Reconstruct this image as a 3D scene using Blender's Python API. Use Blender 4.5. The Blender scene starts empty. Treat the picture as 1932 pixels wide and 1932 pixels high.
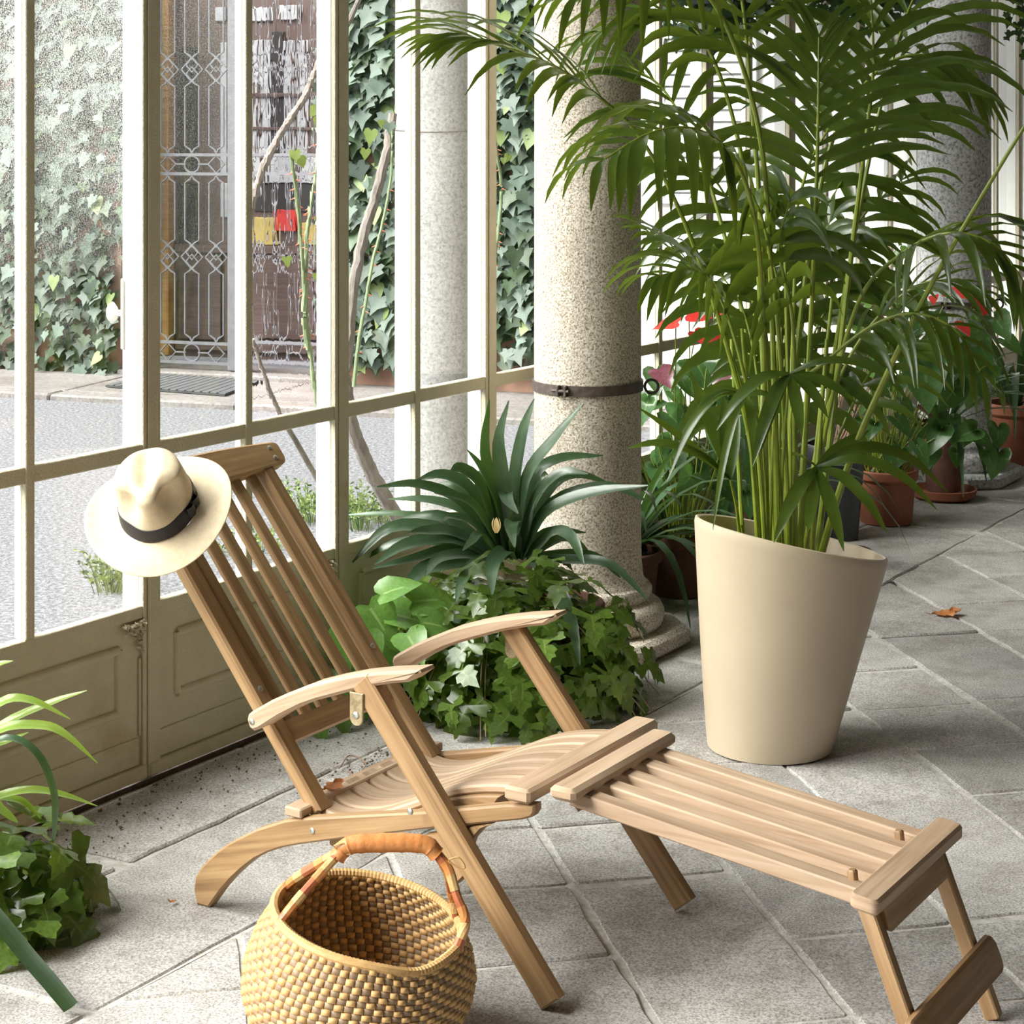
import bpy, bmesh, math, random
from mathutils import Vector, Matrix, noise as mnoise

# ---------------------------------------------------------------- camera, sky, sun, exposure
sc = bpy.context.scene
FPX, EYE, CX, CY = 3600.0, 1.65, 966.0, 250.0      # focal length in px, eye height, principal column, horizon row
cam_data = bpy.data.cameras.new('camera')
cam = bpy.data.objects.new('camera', cam_data)
sc.collection.objects.link(cam)
cam.location = (0, 0, EYE)
cam.rotation_euler = (math.pi / 2, 0, 0)
cam_data.sensor_width = 36.0
cam_data.lens = 36.0 * FPX / 1932.0
cam_data.shift_y = -(966.0 - CY) / 1932.0
cam_data.clip_end = 200
sc.camera = cam

world = bpy.data.worlds.new('overcast_sky')
sc.world = world
world.use_nodes = True
bg = world.node_tree.nodes['Background']
bg.inputs['Color'].default_value = (0.95, 0.97, 1.0, 1)
bg.inputs['Strength'].default_value = 0.76

sun_data = bpy.data.lights.new('sun', 'SUN')
sun_data.energy = 5.5
sun_data.angle = math.radians(50)
sun_data.color = (1.0, 0.975, 0.93)
sun = bpy.data.objects.new('sun', sun_data)
sc.collection.objects.link(sun)
sun.location = (-6, -3, 8)
SUN_FROM = Vector((-0.67, -0.24, 0.70))             # direction towards the sun
sun.rotation_euler = SUN_FROM.to_track_quat('Z', 'Y').to_euler()

vs = sc.view_settings
vs.view_transform = 'Standard'
vs.look = 'None'
vs.gamma = 1.0
vs.use_curve_mapping = False
vs.exposure = 1.74

# ---------------------------------------------------------------- helpers
R = random.Random(7)
COL = sc.collection
ORG = {}
V = Vector
UP = V((0, 0, 1))


def PX(x, y, Y):
    """point seen at photo pixel (x, y) standing at depth Y"""
    return V(((x - CX) / FPX * Y, Y, EYE - (y - CY) / FPX * Y))


def GP(x, y, z=0.0):
    """point of the horizontal plane z seen at photo pixel (x, y)"""
    Y = FPX * (EYE - z) / (y - CY)
    return V(((x - CX) / FPX * Y, Y, z))


class MB:
    def __init__(s):
        s.v, s.f, s.m, s.u = [], [], [], []

    @staticmethod
    def mirrored(mp, c):
        o = mp(*c)
        e = .001
        a, b, d = mp(c[0] + e, c[1], c[2]) - o, mp(c[0], c[1] + e, c[2]) - o, mp(c[0], c[1], c[2] + e) - o
        return a.cross(b).dot(d) < 0

    def add(s, verts, faces, mi=0, uvs=None, flip=False):
        if flip:
            faces = [tuple(f)[::-1] for f in faces]
            uvs = [u[::-1] for u in uvs] if uvs else None
        o = len(s.v)
        s.v += [tuple(p) for p in verts]
        for i, f in enumerate(faces):
            s.f.append([k + o for k in f])
            s.m.append(mi)
            s.u.append(uvs[i] if uvs else None)
        return s

    def box(s, lo, hi, mp=None, mi=0, bev=0.0, grain=None):
        mp = mp or (lambda a, b, c: V((a, b, c)))
        (x0, y0, z0), (x1, y1, z1) = lo, hi
        if bev <= 0:
            vs_ = [mp(x, y, z) for x in (x0, x1) for y in (y0, y1) for z in (z0, z1)]
            fs = [(0, 1, 3, 2), (4, 6, 7, 5), (0, 4, 5, 1), (2, 3, 7, 6), (0, 2, 6, 4), (1, 5, 7, 3)]
            s.add(vs_, fs, mi, None, MB.mirrored(mp, lo))
            return s
        out = [(x0, y0), (x1, y0), (x1, y1), (x0, y1)]
        b = min(bev, (x1 - x0) * .45, (y1 - y0) * .45)
        out = [(x0 + b, y0), (x1 - b, y0), (x1, y0 + b), (x1, y1 - b), (x1 - b, y1), (x0 + b, y1), (x0, y1 - b), (x0, y0 + b)]
        return s.slab(out, mp, z0, z1, min(bev, (z1 - z0) * .45), mi, grain)

    def slab(s, out, mp, w0, w1, bev=0.0, mi=0, grain=None, lengthwise=False):
        """polygon `out` in (a, b) extruded from w0 to w1, edges chamfered; mp(a, b, w) -> world"""
        n = len(out)
        ar = sum(out[i][0] * out[(i + 1) % n][1] - out[(i + 1) % n][0] * out[i][1] for i in range(n))
        if ar < 0:
            out = out[::-1]
        ins = []
        for i in range(n):
            p, q, r = V(out[i - 1]), V(out[i]), V(out[(i + 1) % n])
            d1, d2 = (q - p), (r - q)
            d1 = d1.normalized() if d1.length > 1e-9 else d2.normalized()
            d2 = d2.normalized() if d2.length > 1e-9 else d1
            nn = V((-d1.y - d2.y, d1.x + d2.x))
            k = max(nn.length_squared / 2, .35)
            nn = nn / k
            ins.append(q + nn * bev)
        rings = [(ins, w0), (out, w0 + bev), (out, w1 - bev), (ins, w1)] if bev > 0 else [(out, w0), (out, w1)]
        vs_, per = [], [0]
        for i in range(n):
            per.append(per[-1] + (V(out[(i + 1) % n]) - V(out[i])).length)
        for ring, w in rings:
            vs_ += [mp(p[0], p[1], w) for p in ring]
        fs, us = [], []
        for r in range(len(rings) - 1):
            for i in range(n):
                j = (i + 1) % n
                fs.append((r * n + i, r * n + j, r * n + n + j, r * n + n + i))
                a, b = rings[r][1], rings[r + 1][1]
                us.append([((w, v) if lengthwise else (v, w)) for v, w in ((per[i], a), (per[i + 1], a), (per[i + 1], b), (per[i], b))])
        fs.append(tuple(range(n))[::-1])
        gd = V(grain).normalized() if grain is not None else V((1, 0))
        u0, v0 = R.random() * 9, R.random() * 3
        cu = [(u0 + V(p).dot(gd), v0 + V(p).dot(V((-gd.y, gd.x)))) for p in ins]
        us.append(cu[::-1])
        k = (len(rings) - 1) * n
        fs.append(tuple(k + i for i in range(n)))
        us.append(cu)
        s.add(vs_, fs, mi, us, MB.mirrored(mp, (out[0][0], out[0][1], w0)))
        return s

    def sweep(s, path, sects, up=UP, mi=0, cap=True, u0=None):
        """sects: one section (list of (side, up)) or one per path point"""
        path = [V(p) for p in path]
        n = len(path)
        if not isinstance(sects[0][0], (tuple, list)):
            sects = [sects] * n
        m = len(sects[0])
        vs_, L = [], [0.0]
        for i in range(n):
            t = path[min(i + 1, n - 1)] - path[max(i - 1, 0)]
            t = t.normalized() if t.length > 1e-9 else V((0, 0, 1))
            upv = up[i] if isinstance(up, list) else up
            sd = t.cross(upv)
            if sd.length < 1e-6:
                sd = t.cross(V((1, 0.01, 0)))
            sd.normalize()
            u2 = sd.cross(t)
            vs_ += [path[i] + sd * a + u2 * b for a, b in sects[i]]
            if i:
                L.append(L[-1] + (path[i] - path[i - 1]).length)
        u0 = R.random() * 9 if u0 is None else u0
        per = [0]
        ss = sects[n // 2]
        for j in range(m):
            per.append(per[-1] + math.dist(ss[j], ss[(j + 1) % m]))
        fs, us = [], []
        for i in range(n - 1):
            for j in range(m):
                k = (j + 1) % m
                fs.append((i * m + j, i * m + k, i * m + m + k, i * m + m + j))
                us.append([(u0 + L[i], per[j]), (u0 + L[i], per[j + 1]), (u0 + L[i + 1], per[j + 1]), (u0 + L[i + 1], per[j])])
        if cap:
            fs.append(tuple(range(m))[::-1])
            us.append([(u0 + a * .1, b) for a, b in sects[0]][::-1])
            fs.append(tuple((n - 1) * m + j for j in range(m)))
            us.append([(u0 + a * .1, b) for a, b in sects[-1]])
        s.add(vs_, fs, mi, us)
        return s

    def tube(s, path, r, n=8, up=UP, mi=0, cap=True):
        N = len(path)
        rs = r if isinstance(r, (list, tuple)) else [r] * N
        circ = [[(rr * math.cos(2 * math.pi * k / n), rr * math.sin(2 * math.pi * k / n)) for k in range(n)] for rr in rs]
        return s.sweep(path, circ, up, mi, cap)

    def beam(s, p0, p1, wid, thk, up=UP, bev=.004, mi=0):
        """straight timber, wid along (dir x up), thk along up"""
        p0, p1 = V(p0), V(p1)
        d = (p1 - p0).normalized()

        def sec(ins):
            a, b, c = wid / 2 - ins, thk / 2 - ins, bev
            return [(a - c, -b), (a, -b + c), (a, b - c), (a - c, b), (-a + c, b), (-a, b - c), (-a, -b + c), (-a + c, -b)]
        return s.sweep([p0, p0 + d * bev, p1 - d * bev, p1], [sec(bev * .7), sec(0), sec(0), sec(bev * .7)], up, mi)

    def lathe(s, prof, cen, n=32, mi=0, fn=None):
        cen = V(cen)
        vs_, fs = [], []
        for r, z in prof:
            for k in range(n):
                a = 2 * math.pi * k / n
                p = V((r * math.cos(a), r * math.sin(a), z))
                vs_.append(cen + (fn(p) if fn else p))
        for i in range(len(prof) - 1):
            for k in range(n):
                j = (k + 1) % n
                fs.append((i * n + k, i * n + j, i * n + n + j, i * n + n + k))
        s.add(vs_, fs, mi)
        return s

    def ball(s, c, r, mi=0, n=8, sq=(1, 1, 1)):
        prof = [(max(1e-4, math.sin(math.pi * i / n)) * r, -math.cos(math.pi * i / n) * r) for i in range(n + 1)]
        return s.lathe(prof, c, n + 2, mi, fn=lambda p: V((p.x * sq[0], p.y * sq[1], p.z * sq[2])))

    def strip(s, pts, wid, nrm, fold=0.25, mi=0):
        """leaf blade: midrib pts, half widths, blade normals; folded in a shallow V"""
        n = len(pts)
        vs_ = []
        for i in range(n):
            t = (pts[min(i + 1, n - 1)] - pts[max(i - 1, 0)]).normalized()
            nn = nrm[i] if isinstance(nrm, list) else nrm
            sd = t.cross(nn)
            if sd.length < 1e-6:
                sd = t.cross(V((.3, .8, .1)))
            sd.normalize()
            n2 = sd.cross(t)
            w = wid[i]
            vs_ += [pts[i] + sd * w + n2 * (w * fold), pts[i], pts[i] - sd * w + n2 * (w * fold)]
        fs, us = [], []
        for i in range(n - 1):
            a = i * 3
            u, u2 = i / (n - 1), (i + 1) / (n - 1)
            fs += [(a, a + 1, a + 4, a + 3), (a + 1, a + 2, a + 5, a + 4)]
            us += [[(u, 1), (u, 0), (u2, 0), (u2, 1)], [(u, 0), (u, 1), (u2, 1), (u2, 0)]]
        s.add(vs_, fs, mi, us)
        return s

    def mesh(s, name, mats, smooth, off=V((0, 0, 0))):
        me = bpy.data.meshes.new(name)
        me.from_pydata([(p[0] - off[0], p[1] - off[1], p[2] - off[2]) for p in s.v], [], s.f)
        ul = me.uv_layers.new(name='UVMap')
        k = 0
        data = [0.0] * (2 * len(me.loops))
        for f, u in zip(s.f, s.u):
            if u:
                for a, b in u:
                    data[2 * k], data[2 * k + 1] = a, b
                    k += 1
            else:
                for _ in f:
                    k += 1
        ul.data.foreach_set('uv', data)
        for m in (mats if isinstance(mats, (list, tuple)) else [mats]):
            me.materials.append(m)
        me.polygons.foreach_set('material_index', s.m)
        if smooth:
            me.polygons.foreach_set('use_smooth', [True] * len(me.polygons))
            if smooth != 'all':
                me.set_sharp_from_angle(angle=math.radians(smooth if smooth is not True else 35))
        me.update()
        return me

    def build(s, name, mats, parent=None, base=None, smooth=True):
        off = ORG.get(parent.name, V((0, 0, 0))) if parent else (V(base) if base is not None else V((0, 0, 0)))
        o = bpy.data.objects.new(name, s.mesh(name, mats, smooth, off))
        COL.objects.link(o)
        if parent:
            o.parent = parent
        else:
            o.location = off
        ORG[o.name] = off
        return o


def inst(name, me, mw, parent):
    """object sharing mesh `me`, world matrix mw, under parent"""
    o = bpy.data.objects.new(name, me)
    COL.objects.link(o)
    o.parent = parent
    off = ORG[parent.name]
    o.matrix_basis = Matrix.Translation(-off) @ mw
    ORG[o.name] = off
    return o


def root(name, loc, label=None, cat=None, group=None, kind=None):
    o = bpy.data.objects.new(name, None)
    o.empty_display_size = .1
    COL.objects.link(o)
    o.location = loc
    ORG[o.name] = V(loc)
    return tag(o, label, cat, group, kind)


def tag(o, label=None, cat=None, group=None, kind=None):
    if label:
        o['label'] = label
    if cat:
        o['category'] = cat
    if group:
        o['group'] = group
    if kind:
        o['kind'] = kind
    return o


def frame(x, y, z, o):
    """matrix with the given axes and origin"""
    return Matrix(((x.x, y.x, z.x, o.x), (x.y, y.y, z.y, o.y), (x.z, y.z, z.z, o.z), (0, 0, 0, 1)))


def spline(pts, n):
    """Catmull-Rom through pts, n points per span"""
    P = [V(p) for p in pts]
    P = [P[0] * 2 - P[1]] + P + [P[-1] * 2 - P[-2]]
    out = []
    for i in range(1, len(P) - 2):
        for k in range(n):
            t = k / n
            a, b, c, d = P[i - 1], P[i], P[i + 1], P[i + 2]
            out.append(.5 * ((2 * b) + (c - a) * t + (2 * a - 5 * b + 4 * c - d) * t * t + (3 * b - a - 3 * c + d) * t ** 3))
    out.append(P[-2].copy())
    return out


# ---------------------------------------------------------------- materials
def new_mat(name):
    m = bpy.data.materials.new(name)
    m.use_nodes = True
    nt = m.node_tree
    return m, nt, nt.nodes['Principled BSDF']


def N(nt, typ, **kw):
    n = nt.nodes.new(typ)
    for k, v in kw.items():
        if k in n.inputs:
            n.inputs[k].default_value = v
        else:
            setattr(n, k, v)
    return n


def ramp(nt, fac, stops):
    r = nt.nodes.new('ShaderNodeValToRGB')
    el = r.color_ramp.elements
    while len(el) < len(stops):
        el.new(.5)
    for e, (p, c) in zip(el, stops):
        e.position = p
        e.color = (c[0], c[1], c[2], 1) if len(c) == 3 else c
    nt.links.new(fac, r.inputs['Fac'])
    return r.outputs['Color']


def coords(nt, kind='Object', scale=(1, 1, 1)):
    tc = nt.nodes.new('ShaderNodeTexCoord')
    mp = nt.nodes.new('ShaderNodeMapping')
    mp.inputs['Scale'].default_value = scale
    nt.links.new(tc.outputs[kind], mp.inputs['Vector'])
    return mp.outputs['Vector']


def noise(nt, vec, scale, detail=3, rough=.55):
    n = N(nt, 'ShaderNodeTexNoise', Scale=scale, Detail=detail, Roughness=rough)
    nt.links.new(vec, n.inputs['Vector'])
    return n.outputs['Fac']


def mixc(nt, fac, a, b, blend='MIX'):
    m = nt.nodes.new('ShaderNodeMix')
    m.data_type = 'RGBA'
    m.blend_type = blend
    for sock, val in ((m.inputs[0], fac), (m.inputs[6], a), (m.inputs[7], b)):
        if isinstance(val, (int, float)):
            sock.default_value = val
        elif isinstance(val, tuple):
            sock.default_value = (val[0], val[1], val[2], 1)
        else:
            nt.links.new(val, sock)
    return m.outputs[2]


def bump(nt, bs, h, strength=.3, dist=.01):
    b = N(nt, 'ShaderNodeBump', Strength=strength, Distance=dist)
    nt.links.new(h, b.inputs['Height'])
    nt.links.new(b.outputs['Normal'], bs.inputs['Normal'])


def rnd_tint(nt, col, amt=.25):
    """per-object brightness variation"""
    oi = nt.nodes.new('ShaderNodeObjectInfo')
    mr = N(nt, 'ShaderNodeMapRange')
    mr.inputs['To Min'].default_value = 1 - amt
    mr.inputs['To Max'].default_value = 1 + amt
    nt.links.new(oi.outputs['Random'], mr.inputs['Value'])
    mul = nt.nodes.new('ShaderNodeVectorMath')
    mul.operation = 'SCALE'
    nt.links.new(col, mul.inputs[0])
    nt.links.new(mr.outputs['Result'], mul.inputs['Scale'])
    return mul.outputs['Vector']


def surf(name, stops, scale, rough=.6, bstr=.2, bscale=None, kind='Object', stretch=(1, 1, 1), tint=0, detail=4, stain=None, spec=.5, bdist=.01):
    m, nt, bs = new_mat(name)
    vec = coords(nt, kind, stretch)
    col = ramp(nt, noise(nt, vec, scale, detail, .65), stops)
    if stain:
        f = ramp(nt, noise(nt, vec, stain[0], 4, .6), [(stain[2], (0, 0, 0)), (stain[3], (1, 1, 1))])
        col = mixc(nt, f, col, stain[1], 'MULTIPLY')
    if tint:
        col = rnd_tint(nt, col, tint)
    nt.links.new(col, bs.inputs['Base Color'])
    bs.inputs['Roughness'].default_value = rough
    bs.inputs['Specular IOR Level'].default_value = spec
    if bstr:
        bump(nt, bs, noise(nt, vec, bscale or scale, 4), bstr, bdist)
    return m


def wood(name, dark, mid, light, rough=.5):
    m, nt, bs = new_mat(name)
    uv = coords(nt, 'UV', (2.2, 55, 1))
    g = noise(nt, uv, 1.0, 6, .6)
    col = ramp(nt, g, [(.28, dark), (.5, mid), (.75, light)])
    uv2 = coords(nt, 'UV', (3.5, 12, 1))
    st = ramp(nt, noise(nt, uv2, 1.2, 3), [(.3, (.72, .68, .62)), (.6, (1, 1, 1))])
    col = mixc(nt, .55, col, st, 'MULTIPLY')
    nt.links.new(rnd_tint(nt, col, .10), bs.inputs['Base Color'])
    bs.inputs['Roughness'].default_value = rough
    bump(nt, bs, g, .12, .002)
    return m


def leafmat(name, c1, c2, rough=.35, trans=.35, tcol=None, vein=None, tint=.2, stripes=0):
    m, nt, bs = new_mat(name)
    vec = coords(nt, 'Object')
    col = ramp(nt, noise(nt, vec, 14, 3), [(.3, c1), (.7, c2)])
    if stripes:
        uv = coords(nt, 'UV', (1, stripes, 1))
        w = N(nt, 'ShaderNodeTexNoise', Scale=1.0, Detail=1)
        sp = nt.nodes.new('ShaderNodeMapping')
        sp.inputs['Scale'].default_value = (.4, 1, 1)
        nt.links.new(uv, sp.inputs['Vector'])
        nt.links.new(sp.outputs['Vector'], w.inputs['Vector'])
        col = mixc(nt, .35, col, ramp(nt, w.outputs['Fac'], [(.35, (.55, .6, .5)), (.62, (1.25, 1.25, 1.15))]), 'MULTIPLY')
    if vein:
        uv = coords(nt, 'UV', (1, 1, 1))
        sx = nt.nodes.new('ShaderNodeSeparateXYZ')
        nt.links.new(uv, sx.inputs[0])
        f = ramp(nt, sx.outputs['Y'], [(.02, (1, 1, 1)), (.10, (0, 0, 0))])
        col = mixc(nt, f, col, vein)
    if tint:
        col = rnd_tint(nt, col, tint)
    nt.links.new(col, bs.inputs['Base Color'])
    bs.inputs['Roughness'].default_value = rough
    tr = nt.nodes.new('ShaderNodeBsdfTranslucent')
    tr.inputs['Color'].default_value = tcol + (1,) if tcol else (c2[0] * 2.2, c2[1] * 2.0, c2[2] * .9, 1)
    mx = nt.nodes.new('ShaderNodeMixShader')
    mx.inputs[0].default_value = trans
    nt.links.new(bs.outputs[0], mx.inputs[1])
    nt.links.new(tr.outputs[0], mx.inputs[2])
    nt.links.new(mx.outputs[0], nt.nodes['Material Output'].inputs['Surface'])
    return m


def plain(name, c, rough=.5, metal=0, spec=.5):
    m, nt, bs = new_mat(name)
    vec = coords(nt, 'Object')
    col = ramp(nt, noise(nt, vec, 25, 4), [(.25, tuple(x * .82 for x in c)), (.75, tuple(min(1, x * 1.12) for x in c))])
    nt.links.new(col, bs.inputs['Base Color'])
    bs.inputs['Roughness'].default_value = rough
    bs.inputs['Metallic'].default_value = metal
    bs.inputs['Specular IOR Level'].default_value = spec
    return m


def granite(name, dark, mid, light, scale=150, stain=None, tint=0, rough=.75, bstr=.35):
    m, nt, bs = new_mat(name)
    vec = coords(nt, 'Object')
    sp = noise(nt, vec, scale, 3, .7)
    col = ramp(nt, sp, [(.34, dark), (.47, mid), (.62, light)])
    big = ramp(nt, noise(nt, vec, 2.3, 4), [(.3, (.74, .72, .70)), (.65, (1.05, 1.04, 1.02))])
    col = mixc(nt, .8, col, big, 'MULTIPLY')
    if stain:
        f = ramp(nt, noise(nt, vec, stain[0], 5, .7), [(stain[2], (0, 0, 0)), (stain[3], (1, 1, 1))])
        col = mixc(nt, f, col, stain[1], 'MULTIPLY')
    if tint:
        col = rnd_tint(nt, col, tint)
    nt.links.new(col, bs.inputs['Base Color'])
    bs.inputs['Roughness'].default_value = rough
    mixh = nt.nodes.new('ShaderNodeMath')
    mixh.operation = 'ADD'
    nt.links.new(sp, mixh.inputs[0])
    nt.links.new(noise(nt, vec, 9, 4), mixh.inputs[1])
    bump(nt, bs, mixh.outputs[0], bstr, .006)
    return m


def glassmat(name, dew=0.0, wavy=0.0):
    m, nt, bs = new_mat(name)
    out = nt.nodes['Material Output']
    nt.nodes.remove(bs)
    vec = coords(nt, 'Object')
    if wavy:
        wv = coords(nt, 'Object', (7, 7, 2.2))
        h = noise(nt, wv, 3.0, 2, .45)
        b = N(nt, 'ShaderNodeBump', Strength=1.0, Distance=wavy)
        nt.links.new(h, b.inputs['Height'])
        body = N(nt, 'ShaderNodeBsdfRefraction', IOR=1.5, Roughness=0)
        nt.links.new(b.outputs['Normal'], body.inputs['Normal'])
    else:
        body = nt.nodes.new('ShaderNodeBsdfTransparent')
        body.inputs['Color'].default_value = (.96, .975, .97, 1)
    gl = N(nt, 'ShaderNodeBsdfGlossy', Roughness=.03)
    fr = N(nt, 'ShaderNodeFresnel', IOR=1.45)
    mx = nt.nodes.new('ShaderNodeMixShader')
    sc_ = nt.nodes.new('ShaderNodeMath')
    sc_.operation = 'MULTIPLY'
    sc_.inputs[1].default_value = .16
    nt.links.new(fr.outputs[0], sc_.inputs[0])
    nt.links.new(sc_.outputs[0], mx.inputs[0])
    nt.links.new(body.outputs[0], mx.inputs[1])
    nt.links.new(gl.outputs[0], mx.inputs[2])
    res = mx.outputs[0]
    if dew:
        # condensation: fine droplets, dense at the top of the pane, thinning out lower down
        sp = noise(nt, vec, 330, 2, .6)
        spots = ramp(nt, sp, [(.50, (0, 0, 0)), (.60, (1, 1, 1))])
        sx = nt.nodes.new('ShaderNodeSeparateXYZ')
        tc = nt.nodes.new('ShaderNodeTexCoord')
        nt.links.new(tc.outputs['Generated'], sx.inputs[0])
        big = nt.nodes.new('ShaderNodeMath')
        big.operation = 'MULTIPLY_ADD'
        nt.links.new(noise(nt, vec, 5, 3), big.inputs[0])
        big.inputs[1].default_value = .5
        nt.links.new(sx.outputs['Z'], big.inputs[2])
        grad = ramp(nt, big.outputs[0], [(.42, (.0, .0, .0)), (.80, (.75, .75, .75))])
        veil = nt.nodes.new('ShaderNodeMath')
        veil.operation = 'MULTIPLY'
        nt.links.new(mixc(nt, .85, (.30, .30, .30), spots), veil.inputs[0])
        nt.links.new(grad, veil.inputs[1])
        v2 = nt.nodes.new('ShaderNodeMath')
        v2.operation = 'MULTIPLY'
        v2.inputs[1].default_value = dew
        nt.links.new(veil.outputs[0], v2.inputs[0])
        tl = nt.nodes.new('ShaderNodeBsdfTranslucent')
        tl.inputs['Color'].default_value = (.62, .62, .59, 1)
        m2 = nt.nodes.new('ShaderNodeMixShader')
        nt.links.new(v2.outputs[0], m2.inputs[0])
        nt.links.new(res, m2.inputs[1])
        nt.links.new(tl.outputs[0], m2.inputs[2])
        res = m2.outputs[0]
    nt.links.new(res, out.inputs['Surface'])
    return m


M = {}
M['stone'] = granite('paving_granite', (.20, .192, .184), (.385, .374, .36), (.58, .565, .545), 190, (7.0, (.70, .68, .65), .44, .66), .15)
M['mortar'] = surf('mortar', [(.3, (.34, .32, .29)), (.7, (.58, .56, .52))], 40, .9, .5)
M['column'] = granite('column_granite', (.17, .13, .085), (.52, .455, .36), (.78, .73, .65), 165, None, 0, .8, .5)
M['column_far'] = granite('weathered_column_granite', (.20, .20, .20), (.50, .50, .50), (.72, .72, .72), 70, None, 0, .8, .5)
M['column_out'] = granite('pale_outer_granite', (.20, .20, .195), (.30, .30, .295), (.38, .38, .375), 80, None, 0, .85, .3)
M['iron'] = surf('dark_iron', [(.3, (.045, .038, .035)), (.7, (.12, .085, .07))], 40, .55, .3)
M['paint'] = surf('khaki_paint', [(.3, (.53, .475, .325)), (.7, (.60, .545, .395))], 9, .5, .35, 160, stain=(3.0, (.78, .68, .50), .60, .75))
M['outer_paint'] = surf('sunlit_outer_paint', [(.3, (.78, .77, .72)), (.7, (.86, .85, .81))], 9, .5, .2, 160)  # whitish outer paint, whitened further for the strong light on the bars
M['glass'] = glassmat('clear_glass')
M['glass_dew'] = glassmat('dewy_glass', dew=.58)
M['glass_mist'] = glassmat('misted_glass', dew=.12)
M['glass_wavy'] = glassmat('wavy_glass', wavy=.00055)
M['plaster'] = surf('plaster', [(.3, (.74, .73, .70)), (.7, (.82, .81, .78))], 3, .9, .2, 30)
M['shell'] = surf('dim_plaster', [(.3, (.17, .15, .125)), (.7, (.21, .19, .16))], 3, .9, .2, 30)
M['teak'] = wood('weathered_teak', (.20, .115, .050), (.37, .225, .105), (.50, .335, .175))
M['teak_pale'] = wood('sun_bleached_teak', (.36, .235, .14), (.52, .37, .245), (.64, .49, .35), .6)
M['screw'] = plain('steel_screw', (.55, .56, .52), .35, .8)
M['brass'] = surf('aged_brass', [(.3, (.20, .15, .08)), (.7, (.42, .34, .19))], 60, .45, .2)
# ---------------------------------------------------------------- the glazed wall frame of reference
WP = V((-.9113, 4.853))
WD = V((.535, .845)).normalized()      # along the wall, away from the viewer
WN = V((WD.y, -WD.x))                  # into the room


def W(t, n, z):
    p = WP + WD * t + WN * n
    return V((p.x, p.y, z))


def TW(x, n=0.0):
    """wall coordinate t seen in photo column x"""
    k = (x - CX) / FPX
    p = WP + WN * n
    return (k * p.y - p.x) / (WD.x - k * WD.y)


def tn(p):
    q = V((p[0], p[1])) - WP
    return q.dot(WD), q.dot(WN)


T1 = TW(273)
PITCH = (TW(917) - T1) / 4
LEAF = 2 * PITCH

# ---------------------------------------------------------------- floor
fl = MB().box((-7, -.02, -.06), (10, 5.0, -.006), lambda t, n, z: W(t, n, z))
floor = tag(fl.build('floor', M['mortar'], smooth=False), kind='structure')


def clip_poly(poly, fn):
    out = []
    for i in range(len(poly)):
        a, b = poly[i], poly[(i + 1) % len(poly)]
        fa, fb = fn(a), fn(b)
        if fa >= 0:
            out.append(a)
        if (fa >= 0) != (fb >= 0):
            k = fa / (fa - fb)
            out.append(a + (b - a) * k)
    return out


def stone(poly, gap):
    """one flagstone from a plan polygon (list of 2D Vectors), slightly irregular outline"""
    c = sum(poly, V((0, 0))) / len(poly)
    area = sum(poly[i].x * poly[(i + 1) % len(poly)].y - poly[(i + 1) % len(poly)].x * poly[i].y for i in range(len(poly)))
    if area < 0:
        poly = poly[::-1]
    if abs(area) < .016:
        return
    n = len(poly)
    ins = []
    for i in range(n):
        p, q, r = poly[i - 1], poly[i], poly[(i + 1) % n]
        d1, d2 = (q - p).normalized(), (r - q).normalized()
        nn = V((-d1.y - d2.y, d1.x + d2.x))
        nn = nn / max(nn.length_squared / 2, .4)
        ins.append(q + nn * gap)
    out = []
    for i in range(n):
        a, b = ins[i], ins[(i + 1) % n]
        L = (b - a).length
        k = max(1, int(L / .07))
        d = (b - a).normalized() if L > 1e-6 else V((1, 0))
        nv = V((-d.y, d.x))
        for j in range(k):
            p = a + (b - a) * (j / k)
            if j == 0:
                nx = ins[i - 1]
                p = a + d * .008
                out.append(a + (nx - a).normalized() * .008)
                out.append(p)
            else:
                out.append(p + nv * R.uniform(-.0045, .0045))
    z = R.uniform(-.004, .003)
    g = V((R.uniform(-.006, .006), R.uniform(-.006, .006)))
    mb = MB().slab([tuple(p) for p in out], lambda x, y, w: V((x, y, w + (z + g.dot(V((x, y)) - c) if w > -.03 else 0))), -.045, 0.0, .005)
    mb.build('paving_stone', M['stone'], floor)


def seen(p, mx=1000, my=500):
    if p.y < 1.5:
        return False
    x = CX + FPX * p.x / p.y
    y = CY + FPX * EYE / p.y
    return -mx < x < 1932 + mx and y < 1932 + my


for n0, n1, lo, hi in ((.0, .33, .55, .95), (.33, .785, .45, .8)):
    t = -2.0 + R.random() * .4
    while t < 8.0:
        t2 = t + R.uniform(lo, hi)
        q = [W(t, n0, 0).xy, W(t2, n0, 0).xy, W(t2 + R.uniform(-.04, .04), n1, 0).xy, W(t + R.uniform(-.04, .04), n1, 0).xy]
        if seen((q[0] + q[2]) / 2):
            stone(q, .004)
        t = t2
E1, E2 = V((.978, .208)), V((-.208, .978))
for iu in range(-12, 12):
    u0, u1 = 1.0 + .366 * iu, 1.0 + .366 * (iu + 1)
    iv = -8
    while iv < 24:
        span = 2 if R.random() < .22 else 1
        v0, v1 = 4.065 + .357 * iv + R.uniform(-.012, .012), 4.065 + .357 * (iv + span) + R.uniform(-.012, .012)
        q = [E1 * u0 + E2 * v0, E1 * u1 + E2 * v0, E1 * u1 + E2 * v1, E1 * u0 + E2 * v1]
        iv += span
        q = clip_poly(q, lambda p: tn(p)[1] - .785)
        if len(q) < 3:
            continue
        c = sum(q, V((0, 0))) / len(q)
        if tn(c)[1] > 4.9 or not seen(c):
            continue
        stone(q, R.choice((.004, .005, .008)))

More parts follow.
